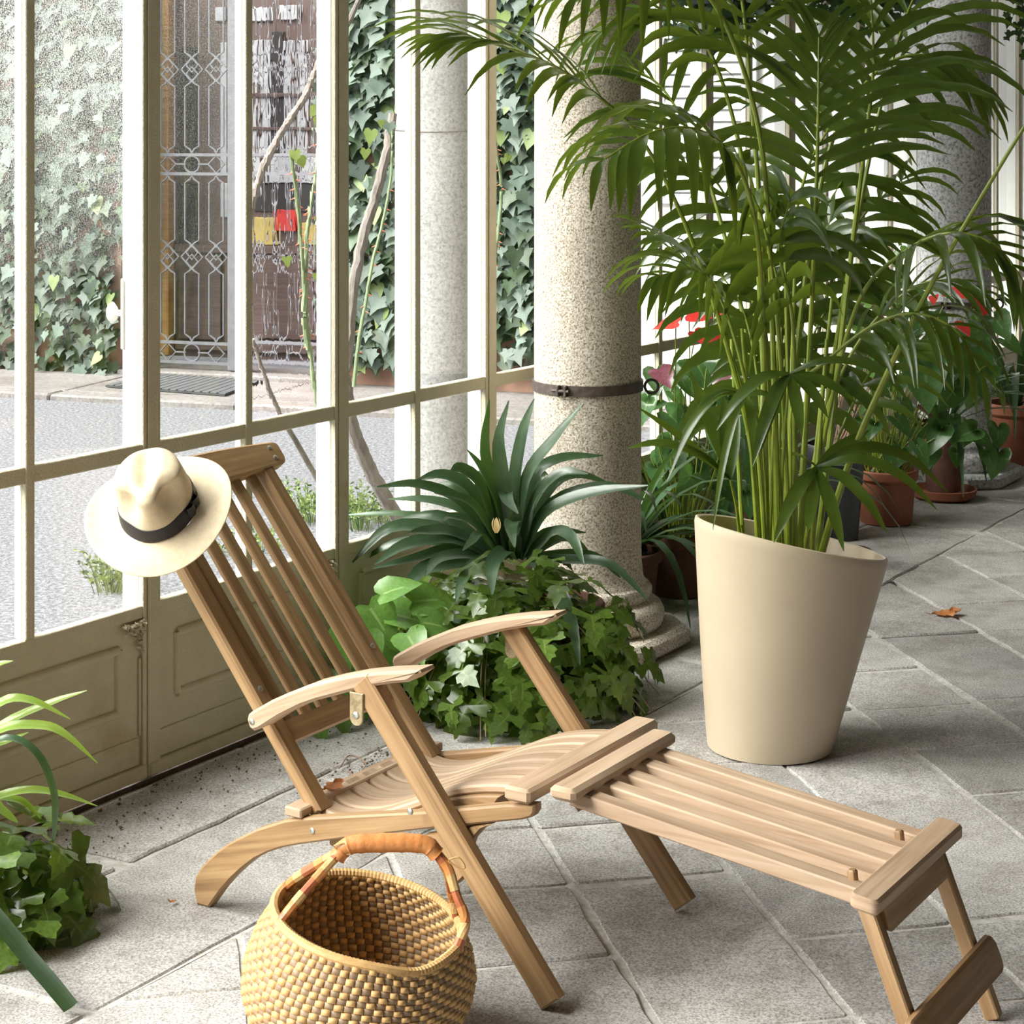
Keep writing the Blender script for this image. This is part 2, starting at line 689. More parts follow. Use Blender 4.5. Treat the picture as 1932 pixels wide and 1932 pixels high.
# ---------------------------------------------------------------- room shell around the view
H_ROOM = 3.3
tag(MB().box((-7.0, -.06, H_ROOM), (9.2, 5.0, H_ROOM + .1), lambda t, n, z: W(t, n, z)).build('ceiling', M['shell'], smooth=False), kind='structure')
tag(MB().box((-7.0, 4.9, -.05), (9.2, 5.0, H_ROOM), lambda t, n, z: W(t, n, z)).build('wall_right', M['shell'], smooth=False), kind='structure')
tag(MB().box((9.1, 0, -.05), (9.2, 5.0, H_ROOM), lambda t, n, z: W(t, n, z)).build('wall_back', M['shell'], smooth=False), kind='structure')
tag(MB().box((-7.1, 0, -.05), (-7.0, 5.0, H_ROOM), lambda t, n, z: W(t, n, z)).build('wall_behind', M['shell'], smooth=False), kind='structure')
tag(MB().box((-7, -.05, -.03), (9.1, .0, .012), lambda t, n, z: W(t, n, z)).build('trim_gap_shade', M['iron'], smooth=False), kind='structure')  # dark strip added to fill the shadow gap under the doors

# ---------------------------------------------------------------- glazed doors
Z0, ZG, ZT, ZT2, ZTOP = .022, .458, .845, 2.62, 3.28


def ornament(parent, tc, zc, sx):
    """scrolled acanthus corner of short cast leaves, its corner at (tc, zc)"""
    rr = random.Random(int(tc * 1000) + 3)
    mb = MB()
    for k in range(46):
        a = rr.random() ** 1.5
        b = rr.random() ** 1.4
        if a + b > 1.0:
            a, b = 1 - a, 1 - b
        a, b = a * .075, b * .085
        ang = rr.uniform(0, 6.28)
        L = rr.uniform(.007, .016)
        p = W(tc - sx * a, .006 + rr.uniform(0, .006), zc - b)
        d = W(tc - sx * a + math.cos(ang) * L, .008, zc - b + math.sin(ang) * L) - W(tc - sx * a, .008, zc - b)
        q = p + d
        mid = (p + q) / 2 + V((WN.x, WN.y, 0)) * .007
        mb.tube([p, mid, q], [.0022, .0046, .0016], 6, up=V((WN.x, WN.y, 0)))
    mb.build('scroll_ornament', M['paint'], parent)


def glazed_leaf(idx, t0, t1, far_simple):
    r = root('door_%d' % idx, W((t0 + t1) / 2, 0, 0), kind='structure')
    wm = lambda t, n, z: W(t, n, z)
    pt = M['paint']
    tm = (t0 + t1) / 2

    def bx(name, lo, hi, bev=.002, mat=None):
        return MB().box(lo, hi, wm, 0, bev).build(name, mat or pt, r)
    # keep a hairline between neighbours
    g = .0015
    wh = M['outer_paint']
    bx('stile', (t0 + g, -.008, Z0), (t0 + .046, .012, ZTOP))
    bx('outer_stile', (t0 + g, -.036, Z0), (t0 + .044, -.008, ZTOP), .002, wh)
    bx('stile', (t1 - .016, -.008, Z0), (t1 - g, .010, ZTOP))
    bx('outer_stile', (t1 - .018, -.060, Z0), (t1 - g, -.008, ZTOP), .002, wh)
    bx('mullion', (tm - .015, -.004, ZG), (tm + .013, .011, ZTOP - .03))
    bx('outer_mullion', (tm - .014, -.030, ZG), (tm + .012, -.008, ZTOP - .03), .002, wh)
    a, b = t0 + .046, t1 - .016
    for z, h, nm in ((ZG - .016, .032, 'bottom_rail'), (ZT, .040, 'transom'), (ZT2, .040, 'transom'), (ZTOP - .02, .04, 'top_rail')):
        bx(nm, (a, -.022, z - h / 2), (b, .008, z + h / 2))
    # lower panel: field, lower board, kick strip, bead moulding
    bx('panel', (a, -.014, Z0), (b, .000, ZG - .032))
    bx('panel_board', (a + .0, .000, Z0 + .036), (b - .012, .003, .128))
    bx('kick_strip', (t0 + .006, .000, Z0), (t1 - .006, .016, Z0 + .034), .003)
    pa, pb, za, zb = a + .072, b - .080, .205, .362
    for nm, p, q in (('bead', (pa, za), (pb, za)), ('bead', (pa, zb), (pb, zb)), ('bead', (pa, za), (pa, zb)), ('bead', (pb, za), (pb, zb))):
        sec = [(.012 * math.cos(x), .011 * math.sin(x)) for x in [math.pi * k / 6 for k in range(7)]]
        MB().sweep([W(p[0], .0, p[1]), W(q[0], .0, q[1])], sec, V((WN.x, WN.y, 0))).build(nm, pt, r)
    if not far_simple:
        ornament(r, b - .004, ZG - .036, 1)
        bx('edge_bead', (b - .010, .000, .13), (b - .002, .007, ZG - .13), .002)
    for (p, q) in ((a, tm - .015), (tm + .013, b)):
        for (z, y) in ((ZG, ZT - .02), (ZT + .02, ZT2 - .02), (ZT2 + .02, ZTOP - .04)):
            mid_t = (p + q) / 2
            gm = M['glass']
            if z > ZT and z < ZT2 and mid_t < T1 + PITCH * 1.0:
                gm = M['glass_dew'] if mid_t < T1 else M['glass_mist']
            if z > ZT and z < ZT2 and T1 + PITCH * 1.05 < mid_t < T1 + LEAF:
                gm = M['glass_wavy']
            MB().box((p, -.0075, z), (q, -.0045, y), wm).build('pane', gm, r, smooth=False)
    return r


k0 = -3
for k in range(k0, 12):
    leaf_r = glazed_leaf(k - k0 + 1, T1 + LEAF * k, T1 + LEAF * (k + 1), k > 3)
    if k == -1:
        # oval knob on its plate, outside, on the stile by the seam
        tk = T1 - .008
        c = W(tk, -.062, 1.19)
        nrm = V((-WN.x, -WN.y, 0))
        pl = MB().box((tk - .020, -.058, 1.10), (tk + .006, -.052, 1.28), lambda t, n, z: W(t, n, z), 0, .003)
        hd = pl.build('handle_plate', M['plaster'], leaf_r)
        kb = MB().tube([c - nrm * .006, c + nrm * .02, c + nrm * .03], [.009, .008, .010], 10)
        kc = c + nrm * .042
        kb.lathe([(.001, -.014), (.014, -.011), (.021, 0), (.014, .011), (.001, .014)], (0, 0, 0), 16,
                 fn=lambda p: kc + V((WD.x, WD.y, 0)) * p.x * .8 + UP * p.y * 1.35 + nrm * p.z)
        kb.build('knob', M['plaster'], hd)


# ---------------------------------------------------------------- stone columns
def stone_column(loc, r, mat, label, ring=True, name='stone_column', top=H_ROOM):
    rt = root(name, loc, label, 'column')
    s = r / .173
    prof = [(.1785, .236), (.1745, .27), (.173, .34), (.173, .8), (.172, 1.6), (.170, top)]
    MB().lathe([(a * s, b) for a, b in prof], loc, 48).build('shaft', mat, rt)
    base = [(.05, .062), (.225, .062), (.238, .075), (.246, .096), (.247, .118), (.238, .138), (.222, .150), (.207, .153),
            (.198, .160), (.200, .168), (.207, .176), (.208, .188), (.201, .200), (.190, .205), (.186, .214), (.180, .224), (.178, .240), (.05, .240)]
    MB().lathe([(a * s, b) for a, b in base], loc, 48).build('moulded_base', mat, rt)
    q = .285 * s
    c, s_ = WD, WN

    def mp(a, b, w):
        p = V((loc[0], loc[1])) + WD * a + WN * b
        return V((p.x, p.y, w))
    ch = q * .42
    out = [(q - ch, -q), (q, -q + ch), (q, q - ch), (q - ch, q), (-q + ch, q), (-q, q - ch), (-q, -q + ch), (-q + ch, -q)]
    MB().slab(out, mp, 0.0, .064, .014).build('plinth', mat, rt)
    if ring:
        bz = .838
        band = MB().lathe([(.1735 * s, bz - .016), (.180 * s, bz - .016), (.180 * s, bz + .016), (.1735 * s, bz + .016)], loc, 48)
        b = band.build('iron_band', M['iron'], rt)
        d = V((-.52, -1, 0)).normalized()
        sd = V((-d.y, d.x, 0))
        p = V(loc) + d * .186 * s + UP * bz
        cl = MB()
        for k in (-.014, .012):
            cl.beam(p + sd * (k - .004) , p + sd * (k + .004), .036, .020, d, .002)
        cl.tube([p - sd * .034 + d * .004, p + sd * .024 + d * .004], .0055, 8)
        cl.build('clamp_bolt', M['iron'], b)
        e = V((1, -.12, 0)).normalized()
        pc = V(loc) + e * (.206 * s) + UP * (bz - .004)
        ring_pts = [pc + e * (.022 * math.cos(a)) + UP * (.022 * math.sin(a)) for a in [2 * math.pi * k / 20 for k in range(21)]]
        MB().tube(ring_pts, .0048, 7, up=V((0, 1, 0)), cap=False).build('ring', M['iron'], b)
    return rt


stone_column((.244, 6.155, 0), .173, M['column'], 'speckled granite column with an iron band, in front of the strap-leaved plant pot')
stone_column((2.109, 9.10, 0), .173, M['column_far'], 'grey granite column behind the palm and the red flowers')
# ---------------------------------------------------------------- teak deck chair
CP = V((-.650, 4.063))
CA, CB = WN, WD                        # towards the foot end / towards the far side


def C(s, w, z):
    p = CP + CA * s + CB * w
    return V((p.x, p.y, z))


CW = .51                                # outer width over the side rails
chair = root('deck_chair', C(.7, CW / 2, 0), 'teak folding deck chair with slatted back, curved arms and footrest', 'chair')
tk, tp = M['teak'], M['teak_pale']
szw = lambda a, b, w: C(a, w, b)
B3 = V((CB.x, CB.y, 0))


def screw(p, nrm, parent, r=.0065):
    nrm = nrm.normalized()
    MB().tube([p - nrm * .001, p + nrm * .0015, p + nrm * .003], [r, r, r * .55], 10, up=V((.1, .2, .97))).build('screw', M['screw'], parent)


rail = [(-.031, 0), (.004, 0), (.018, .018), (.040, .046), (.066, .074), (.095, .101), (.130, .129), (.166, .150), (.205, .168), (.246, .182), (.308, .201),
        (.378, .222), (.599, .286), (.790, .338), (.812, .347), (.819, .358), (.819, .372), (.749, .359), (.575, .313), (.510, .298), (.246, .236), (.210, .225),
        (.176, .210), (.135, .192), (.095, .169), (.060, .148), (.028, .124), (.0, .098), (-.018, .080), (-.034, .057), (-.038, .03)]
LD = V((.635, -.772))                   # front leg direction in (s, z)
LN = V((.772, .635))


def leg_outline(top, bottom_z, width):
    """parallelogram leg from `top` (upper back corner) along LD"""
    a = V(top)
    b = a + LD * ((a.y - bottom_z) / -LD.y)
    # square-cut foot resting on its corner
    foot_r = b + LN * width
    foot_r = foot_r + LD * 0.0
    return [tuple(a), tuple(b), tuple(b + LN * width), tuple(a + LN * width + LD * -.0)]


BD = V((.63, -.777))                    # back rest direction, downwards
BN = V((.777, .63))
back0 = V((-.021, .568))                # a point on the rear face line of the back rails


def bk(l, dep):
    """(s, z) on the back rest: l metres up from back0, dep metres towards the front"""
    return back0 - BD * l + BN * dep


for side in (0, 1):
    m = (lambda w: w) if side == 0 else (lambda w: CW - w)

    def rng(a, b):
        return tuple(sorted((m(a), m(b))))
    sr = MB().slab(rail, szw, *rng(0, .030), .004, 0, (1, .27)).build('side_rail', tk, chair)
    out_n = -B3 if side == 0 else B3
    screw(C(.285, m(0), .219), out_n, sr)
    lg = MB().slab(leg_outline((.408, .540), .0, .050), szw, *rng(-.031, -.001), .004, 0, LD).build('leg', tk, chair)
    screw(C(.553, m(-.031), .318), out_n, lg)
    pl = []
    for k in range(9):
        a = math.pi * k / 8
        pl.append((.424 + .0165 * math.cos(a + math.pi), .482 - .0165 * math.sin(a)))
    pl += [(.4405, .532), (.4075, .532)]
    hp = MB().slab(pl, szw, *rng(-.036, -.031), .0015).build('hinge_plate', M['brass'], chair)
    screw(C(.424, m(-.036), .488), out_n, hp, .007)
    arm = [(.1335, .428), (.137, .440), (.147, .448), (.20, .480), (.246, .503), (.30, .528), (.360, .549), (.42, .567), (.485, .582), (.572, .598), (.575, .592),
           (.545, .570), (.50, .560), (.44, .543), (.380, .521), (.32, .499), (.278, .481), (.22, .449), (.168, .415), (.152, .408), (.140, .413)]
    am = MB().slab(arm, szw, *rng(-.030, .027), .006, 0, (1, .4)).build('armrest', tp, chair)
    screw(C(.150, m(-.030), .428), out_n, am)
    ro = [tuple(bk(-.438, 0)), tuple(bk(-.438, .032)), tuple(bk(.345, .032)), tuple(bk(.345, 0))]
    br = MB().slab(ro, szw, *rng(.033, .076), .005, 0, BD).build('back_rail', tk, chair)
    screw(C(*(lambda q: (q.x, m(.055), q.y))(bk(-.155, .032))), V((CA.x * BN.x, CA.y * BN.x, BN.y)), br)
# back slats, low bar and top bar
wi0, wi1 = .076, CW - .076
pit = (wi1 - wi0) / 6
for k in range(6):
    wc = wi0 + pit * (k + .5)
    o = [tuple(bk(-.238, .006)), tuple(bk(-.238, .020)), tuple(bk(.345, .020)), tuple(bk(.345, .006))]
    MB().slab(o, szw, wc - .0165, wc + .0165, .003, 0, BD).build('back_slat', tk, chair)
o = [tuple(bk(-.282, .002)), tuple(bk(-.282, .026)), tuple(bk(-.236, .026)), tuple(bk(-.236, .002))]
MB().slab(o, szw, wi0, wi1, .003, 0, None, True).build('back_low_bar', tk, chair)
tb = MB()
c0 = bk(.345, .018)


def tbm(a, b, w):
    # a: along the bar, b: up the back, w: depth through the bar
    q = bk(.340 + b, w)
    return C(q.x, a, q.y)


L0, L1, hh, rd = .018, CW + .022, .060, .016
o = []
for (cx_, cy_, a0) in ((L1 - rd, rd, -90), (L1 - rd, hh - rd, 0), (L0 + rd, hh - rd, 90), (L0 + rd, rd, 180)):
    for k in range(5):
        a = math.radians(a0 + 22.5 * k)
        o.append((cx_ + rd * math.cos(a), cy_ + rd * math.sin(a)))
crest = lambda a: math.sin(math.pi * (a - L0) / (L1 - L0))
o = [(a, b + crest(a) * (.010 if b > hh / 2 else -.012)) for a, b in o]
top = [(L1 - rd - (L1 - L0 - 2 * rd) * k / 10) for k in range(1, 10)]
o = o[:10] + [(a, hh + .010 * crest(a)) for a in top] + o[10:20] + [(a, -.012 * crest(a)) for a in top[::-1]]
tb.slab(o, tbm, -.002, .036, .006)
tbo = tb.build('top_bar', tk, chair)
fn_ = V((CA.x * BN.x, CA.y * BN.x, BN.y))
for b in (.016, .044):
    screw(tbm(L1 - .040, b, .036), fn_, tbo, .006)

# seat: rear cross strip, wavy slats, bearers, front bar
MB().box((.214, -.004, .238), (.258, CW + .004, .258), lambda s, w, z: C(s, w, z), 0, .003, (0, 1)).build('seat_rear_bar', tp, chair)
SP = spline([(.236, .262, 0), (.30, .243, 0), (.38, .254, 0), (.46, .286, 0), (.53, .318, 0), (.60, .350, 0), (.68, .372, 0), (.762, .384, 0)], 4)
for k in range(7):
    wc = .042 + (CW - .084) * (k + .5) / 7
    o = [(p.x, p.y) for p in SP] + [(p.x, p.y - .017) for p in SP][::-1]
    MB().slab(o, szw, wc - .0250, wc + .0250, .004).build('seat_slat', tp, chair)
for wa in (.034, CW - .062):
    o = [(p.x, p.y - .018) for p in SP[2:-2]] + [(.70, .332), (.60, .300), (.48, .250), (.30, .218)]
    MB().slab(o, szw, wa, wa + .028, .003).build('seat_bearer', tk, chair)
MB().box((.60, .034, .272), (.635, CW - .034, .300), lambda s, w, z: C(s, w, z), 0, .004).build('stretcher', tk, chair)
MB().box((.30, .034, .180), (.335, CW - .034, .206), lambda s, w, z: C(s, w, z), 0, .004).build('stretcher', tk, chair)
MB().box((.757, -.012, .373), (.815, CW + .002, .402), lambda s, w, z: C(s, w, z), 0, .006, (0, 1)).build('seat_front_bar', tp, chair)
# curved knee brackets under the rails, behind the front legs
for wa in (.004, CW - .034):
    o = [(.590, .286), (.735, .326), (.700, .308), (.676, .284), (.662, .250), (.656, .205), (.672, .180), (.640, .180), (.56, .276)]
    MB().slab([(.560, .262), (.725, .318), (.695, .300), (.674, .276), (.662, .245), (.655, .200), (.636, .180), (.615, .200)], szw, wa, wa + .026, .003, 0, (.5, -.8)).build('knee_bracket', tk, chair)

# footrest: hinge bar, five slats, end bar, pegs, folding legs with a stretcher board
FR = lambda s, w, z: C(s, w, z)
MB().box((.843, .012, .384), (.900, .432, .411), FR, 0, .008, (0, 1)).build('footrest_bar', tp, chair)


def fz(s):
    return .392 + (.326 - .392) * (s - .87) / (1.46 - .87)


for k in range(5):
    wc = .036 + .370 * (k + .5) / 5 + .002
    o = [(.862, fz(.862)), (1.468, fz(1.468)), (1.468, fz(1.468) - .030), (.862, fz(.862) - .030)]
    MB().slab(o, szw, wc - .0195, wc + .0195, .003).build('footrest_slat', tp, chair)


def ebm(a, b, w):
    return C(1.451 + b, a, .312 + w - (b * .12))


o = []
for (cx_, cy_, a0) in ((.450 - .014, .014, -90), (.450 - .014, .054 - .014, 0), (.006 + .014, .054 - .014, 90), (.006 + .014, .014, 180)):
    for k in range(5):
        a = math.radians(a0 + 22.5 * k)
        o.append((cx_ + .014 * math.cos(a), cy_ + .014 * math.sin(a)))
MB().slab(o, ebm, .0, .027, .005).build('footrest_end_bar', tp, chair)
for wp in (.092, .318):
    MB().beam(C(1.428, wp, fz(1.43) - .02), C(1.424, wp, fz(1.43) + .016), .016, .016, B3, .003).build('peg', tk, chair)
for wp in (.062, .392):
    MB().beam(C(1.462, wp, .305), C(1.582, wp, .004), .026, .030, V((CA.x, CA.y, .35)), .003).build('footrest_leg', tk, chair)
o = [(1.470, .312), (1.486, .312), (1.502, .256), (1.486, .256)]
MB().slab(o, szw, .078, .376, .003, 0, None, True).build('footrest_rail', tk, chair)


def fpm(a, b, w):
    # board lying on the front faces of the footrest legs
    z = .072 + b
    s = 1.462 + .120 * (.305 - z) / .301 + .016 + w
    return C(s, a, z)


o = []
for (cx_, cy_, a0) in ((.452 - .02, .02, -90), (.452 - .02, .064 - .02, 0), (.010 + .02, .064 - .02, 90), (.010 + .02, .02, 180)):
    for k in range(5):
        a = math.radians(a0 + 22.5 * k)
        o.append((cx_ + .02 * math.cos(a), cy_ + .02 * math.sin(a)))
MB().slab(o, fpm, .0, .016, .004).build('footrest_stretcher', tk, chair)

# ---------------------------------------------------------------- straw hat on the corner of the chair back
M['straw'] = surf('cream_straw', [(.3, (.70, .56, .36)), (.7, (.80, .67, .46))], 60, .65, .25, 420, bdist=.002)
M['band'] = plain('black_ribbon', (.018, .016, .020), .55)
hc = PX(299, 956, 4.07)
hz = V((-.13, -.62, .77)).normalized()          # crown axis
hf = (V((.03, -1, .0)) - hz * V((.03, -1, .0)).dot(hz)).normalized()    # front of the hat
hx = hf.cross(hz).normalized()
hx = -hx if hx.x < 0 else hx
HM = lambda p: hc + hx * p.x + hf * p.y + hz * p.z
hat = root('straw_hat', hc, 'cream straw hat with a black ribbon hung on the chair back corner', 'hat')
NA = 72
brim, crown = MB(), MB()


def oval(a, ax, ay):
    return ax * math.cos(a), ay * math.sin(a)


def ring_pts(fn, n=NA):
    return [fn(2 * math.pi * k / n) for k in range(n)]


def loft(mb, rings, n=NA, flip=False):
    vs_ = [HM(p) for r_ in rings for p in r_]
    fs = []
    for i in range(len(rings) - 1):
        for k in range(n):
            j = (k + 1) % n
            fs.append((i * n + k, i * n + j, i * n + n + j, i * n + n + k))
    mb.add(vs_, fs)


def brim_z(u, a):
    # sides roll gently up, front and rear dip
    return -.004 + u * u * (.020 * math.cos(a) ** 2 - .012 * math.sin(a) ** 2) - .012 * u


rings = []
for i in range(11):
    u = i / 10
    rings.append(ring_pts(lambda a: V((*oval(a, .084 + (.158 - .084) * u, .094 + (.162 - .094) * u), brim_z(u, a)))))
edge = ring_pts(lambda a: V((*oval(a, .1600, .1640), brim_z(1, a) - .0012)))
under = [[V((p.x, p.y, p.z - .0026)) for p in r_] for r_ in rings[::-1]]
loft(brim, rings + [edge] + under)
brim.build('brim', M['straw'], hat, smooth='all')


def crown_pt(v, a):
    """v: 0 at the band, 1 at the top centre"""
    x, y = math.cos(a), math.sin(a)
    h = .118
    if v < .62:
        q = v / .62
        rx, ry = .0835 - .008 * q - .003 * q * q, .0935 - .012 * q
        z = h * .80 * q
    else:
        q = (v - .62) / .38
        th = q * math.pi / 2
        rx, ry = .0725 * math.cos(th) ** .85 if q < 1 else 0, .0815 * math.cos(th) ** .85 if q < 1 else 0
        z = h * (.80 + .20 * math.sin(th))
    p = V((rx * x, ry * y, z))
    # two pinches either side of the front ridge (front is +y)
    for sx in (-1, 1):
        d = V((p.x - sx * .047, (p.y - .052) * .85, (p.z - .082) * .62))
        k = math.exp(-d.length_squared / (2 * .0205 ** 2))
        inward = V((-sx * .75, -.75, -.12))
        p += inward * (.029 * k)
    # top crease from front to back
    k = math.exp(-(p.x / .020) ** 2) * max(0, min(1, (p.z - .095) / .02)) * (1 if p.y < .03 else max(0, 1 - (p.y - .03) / .03))
    p.z -= .014 * k
    return p


rings = [ring_pts(lambda a, v=v: crown_pt(v, a)) for v in [i / 30 for i in range(30)] + [.985, .999]]
loft(crown, rings)
crown.build('crown', M['straw'], hat, smooth='all')
bd = MB()
bh = .031
rings = []
for rr, z in ((.0005, .000), (.0020, .0005), (.0022, bh * .5), (.0020, bh), (.0003, bh + .0006)):
    rings.append(ring_pts(lambda a: (lambda p: V((p.x * (1 + rr / .085), p.y * (1 + rr / .094), z - .0025 + 0 * p.z)))(crown_pt(.62 * max(z, 0) / (.118 * .80), a))))
loft(bd, rings)
bdo = bd.build('ribbon', M['band'], hat)
bw = MB()
ab = math.radians(12)
pc = crown_pt(.10, ab)
for k, (da, hh_) in enumerate(((-.22, .026), (.10, .030))):
    vs_ = []
    for i in range(7):
        a = ab + da + .30 * i / 6
        p = crown_pt(.11, a)
        o_ = .003 + .006 * math.sin(math.pi * i / 6)
        for z in (.001, hh_):
            vs_.append(HM(V((p.x * (1 + o_ / .085), p.y * (1 + o_ / .094), z))))
    bw.add(vs_, [(2 * i, 2 * i + 2, 2 * i + 3, 2 * i + 1) for i in range(6)])
bw.build('bow', M['band'], bdo)

# ---------------------------------------------------------------- woven basket
M['straw_tan'] = surf('tan_straw', [(.3, (.50, .29, .105)), (.7, (.66, .43, .18))], 70, .55, .2, 300, bdist=.002)
M['straw_dark'] = surf('brown_straw', [(.3, (.20, .13, .075)), (.7, (.36, .26, .16))], 70, .55, .2, 300, bdist=.002)
M['leather'] = surf('orange_leather', [(.3, (.50, .18, .05)), (.7, (.66, .29, .09))], 30, .42, .3, 120, bdist=.003)
M['leather_red'] = surf('red_leather', [(.3, (.36, .10, .04)), (.7, (.48, .16, .06))], 30, .45, .3, 120, bdist=.003)
bc = V((-.282, 3.425, 0))
basket = root('basket', bc, 'round woven straw basket with a leather handle beside the deck chair', 'basket')
TH0 = math.radians(-6)


def rim_h(a):
    return .238 - .030 * math.cos(a) + .012 * math.sin(a) - .012 * math.exp(-((a - math.radians(305)) / .35) ** 2)


def bas_r(v):
    """radius up the wall, v = 0 at the bottom, 1 at the rim"""
    pts = [(0, .120), (.08, .150), (.25, .188), (.45, .204), (.62, .206), (.80, .195), (1.0, .172)]
    for (a, ra), (b, rb) in zip(pts, pts[1:]):
        if v <= b:
            k = (v - a) / (b - a)
            k = k * k * (3 - 2 * k) * .5 + k * .5
            return ra + (rb - ra) * k
    return .172


def bas_p(v, a, off=0.0):
    r = bas_r(v) + off
    z = .006 + v * (rim_h(a) - .006)
    return bc + V((r * math.cos(a) + .024 * v * v, r * math.sin(a) * .97, z))


NB, NR = 74, 23
for off, nm in ((.0, 'outer_weave'), (-.009, 'inner_weave')):
    sgn = 1 if off == 0 else -1
    mb = MB()
    for i in range(NR):
        sh = i * .16
        for k in range(NB):
            dark = ((k + (i // 1)) % 2) == 0
            a0, a1 = 2 * math.pi * (k + sh) / NB, 2 * math.pi * (k + 1 + sh) / NB
            v0, v1 = i / NR, (i + 1) / NR
            am, vm = (a0 + a1) / 2, (v0 + v1) / 2
            pad = .0040 if not dark else .0016
            lip = -.001
            e = .10 * (a1 - a0)
            f = .12 * (v1 - v0)
            P = [bas_p(v0, a0, off + sgn * lip), bas_p(v0, a1, off + sgn * lip), bas_p(v1, a1, off + sgn * lip), bas_p(v1, a0, off + sgn * lip)]
            Q = [bas_p(v0 + f, a0 + e, off + sgn * pad), bas_p(v0 + f, a1 - e, off + sgn * pad), bas_p(v1 - f, a1 - e, off + sgn * pad), bas_p(v1 - f, a0 + e, off + sgn * pad)]
            fs = [(4, 5, 6, 7), (0, 1, 5, 4), (1, 2, 6, 5), (2, 3, 7, 6), (3, 0, 4, 7)]
            if sgn < 0:
                fs = [x[::-1] for x in fs]
            mb.add(P + Q, fs, 1 if dark else 0)
    tag(mb.build(nm, [M['straw_tan'], M['straw_dark']], basket, smooth='all'), 'checkered tan and brown straw weave', kind='stuff')
bm_ = MB().lathe([(.001, .004), (.118, .004), (.128, .012), (.118, .014), (.001, .013)], bc, 40, fn=lambda p: V((p.x, p.y * .96, p.z)))
bm_.build('bottom', M['straw_dark'], basket)
rp = []
rr_ = []
NRIM = 300
for k in range(NRIM + 1):
    a = 2 * math.pi * k / NRIM
    rp.append(bas_p(1.0, a, -.004) + UP * .002)
    rr_.append(.0094 if k % 2 else .0082)
MB().tube(rp, rr_, 8, cap=False).build('rim', M['straw_tan'], basket)


def bpx(x, y, dy=0.0):
    return PX(x, y, bc.y + dy)


grip = spline([bpx(636, 1618, -.002), bpx(650, 1600), bpx(672, 1592), bpx(720, 1590), bpx(770, 1590), bpx(806, 1595), bpx(824, 1612, .0)], 8)
rg = [(.0148 if i % 6 else .0160) + .002 * math.sin(math.pi * i / (len(grip) - 1)) for i in range(len(grip))]
hnd = MB().tube(grip, rg, 12).build('handle_grip', M['leather'], basket)


def strand(pts, r, name='handle_strand'):
    p = spline(pts, 10)
    n = len(p)
    mb = MB()
    cuts = [0, .16, .30, .45, .60, .76, .90, 1]
    for i in range(len(cuts) - 1):
        a, b = int(cuts[i] * (n - 1)), int(cuts[i + 1] * (n - 1))
        if b > a:
            mb.tube(p[a:b + 1], [r * R.uniform(.92, 1.08)] * (b - a + 1), 9, mi=i % 3)
    return mb.build(name, [M['leather_red'], M['leather'], M['straw_tan']], basket)


def rim_at(deg):
    return bas_p(1.0, math.radians(deg), -.004)


strand([rim_at(206), bpx(560, 1700, -.055), bpx(602, 1652, -.028), bpx(640, 1610, -.004)], .0088)
strand([rim_at(160), bpx(562, 1655, .04), bpx(606, 1627, .02), bpx(640, 1606, .004)], .0088)
strand([bpx(822, 1608, -.002), bpx(846, 1640, -.010), bpx(862, 1690, -.022), bpx(878, 1740, -.036), rim_at(-18)], .0088)
strand([bpx(822, 1608, .004), bpx(843, 1645, .025), bpx(853, 1690, .055), rim_at(20)], .0082)
for k, (x, y) in enumerate(((846, 1622), (630, 1596))):
    c = bpx(x, y, -.012)
    ty = MB().tube(spline([c, c + V((.018, 0, .004)), c + V((.03, 0, -.014)), c + V((.014, 0, -.012)), c + V((.0, 0, -.002))], 5), .0017, 6)
    ty.build('raffia_tie', M['straw_tan'], basket)

# ---------------------------------------------------------------- tall beige planter
M['beige'] = surf('beige_planter', [(.3, (.50, .405, .285)), (.7, (.545, .445, .32))], 3, .42, .12, 200, bdist=.002)
M['soil'] = surf('dark_soil', [(.3, (.030, .022, .015)), (.7, (.085, .062, .042))], 45, .95, .8, 60)
pb_c = V((.6936, 5.138, 0))


def pot_ring(v, ins):
    """v = 0 base, 1 rim; the rim circle is shifted and slopes"""
    k = v
    cx_ = pb_c.x + .057 * k
    r = .167 + (.259 - .167) * (k ** .92) - ins
    out = []
    for j in range(64):
        a = 2 * math.pi * j / 64
        x, y = r * math.cos(a), r * math.sin(a)
        zr = .557 - .212 * x - .085 * y
        out.append(V((cx_ + x, pb_c.y + y, zr * v)))
    return out


pot = root('tall_planter', pb_c, 'tall beige planter with a slanted rim holding the palm', 'planter')
vs_, fs = [], []
rings = [pot_ring(v, 0) for v in (0.004, .03, .1, .25, .4, .55, .7, .85, .96, .985)]
rings.insert(0, pot_ring(0.0, .012))
rings += [[p + UP * .004 for p in pot_ring(1.0, .003)], [p + UP * .006 for p in pot_ring(1.0, .008)], [p + UP * .003 for p in pot_ring(1.0, .014)]]
rings += [pot_ring(v, .016) for v in (.97, .85, .7, .5)]
for r_ in rings:
    vs_ += r_
for i in range(len(rings) - 1):
    for k in range(64):
        j = (k + 1) % 64
        fs.append((i * 64 + k, i * 64 + j, i * 64 + 64 + j, i * 64 + 64 + k))
fs.append(tuple(range(64))[::-1])
MB().add(vs_, fs).build('pot_wall', M['beige'], pot)
so = pot_ring(.62, .012)
sz = .36
MB().add([V((p.x, p.y, sz + .012 * mnoise.noise(p * 20))) for p in so] + [V((pb_c.x + .035, pb_c.y, sz + .01))], [(k, (k + 1) % 64, 64) for k in range(64)]).build('soil', M['soil'], pot)

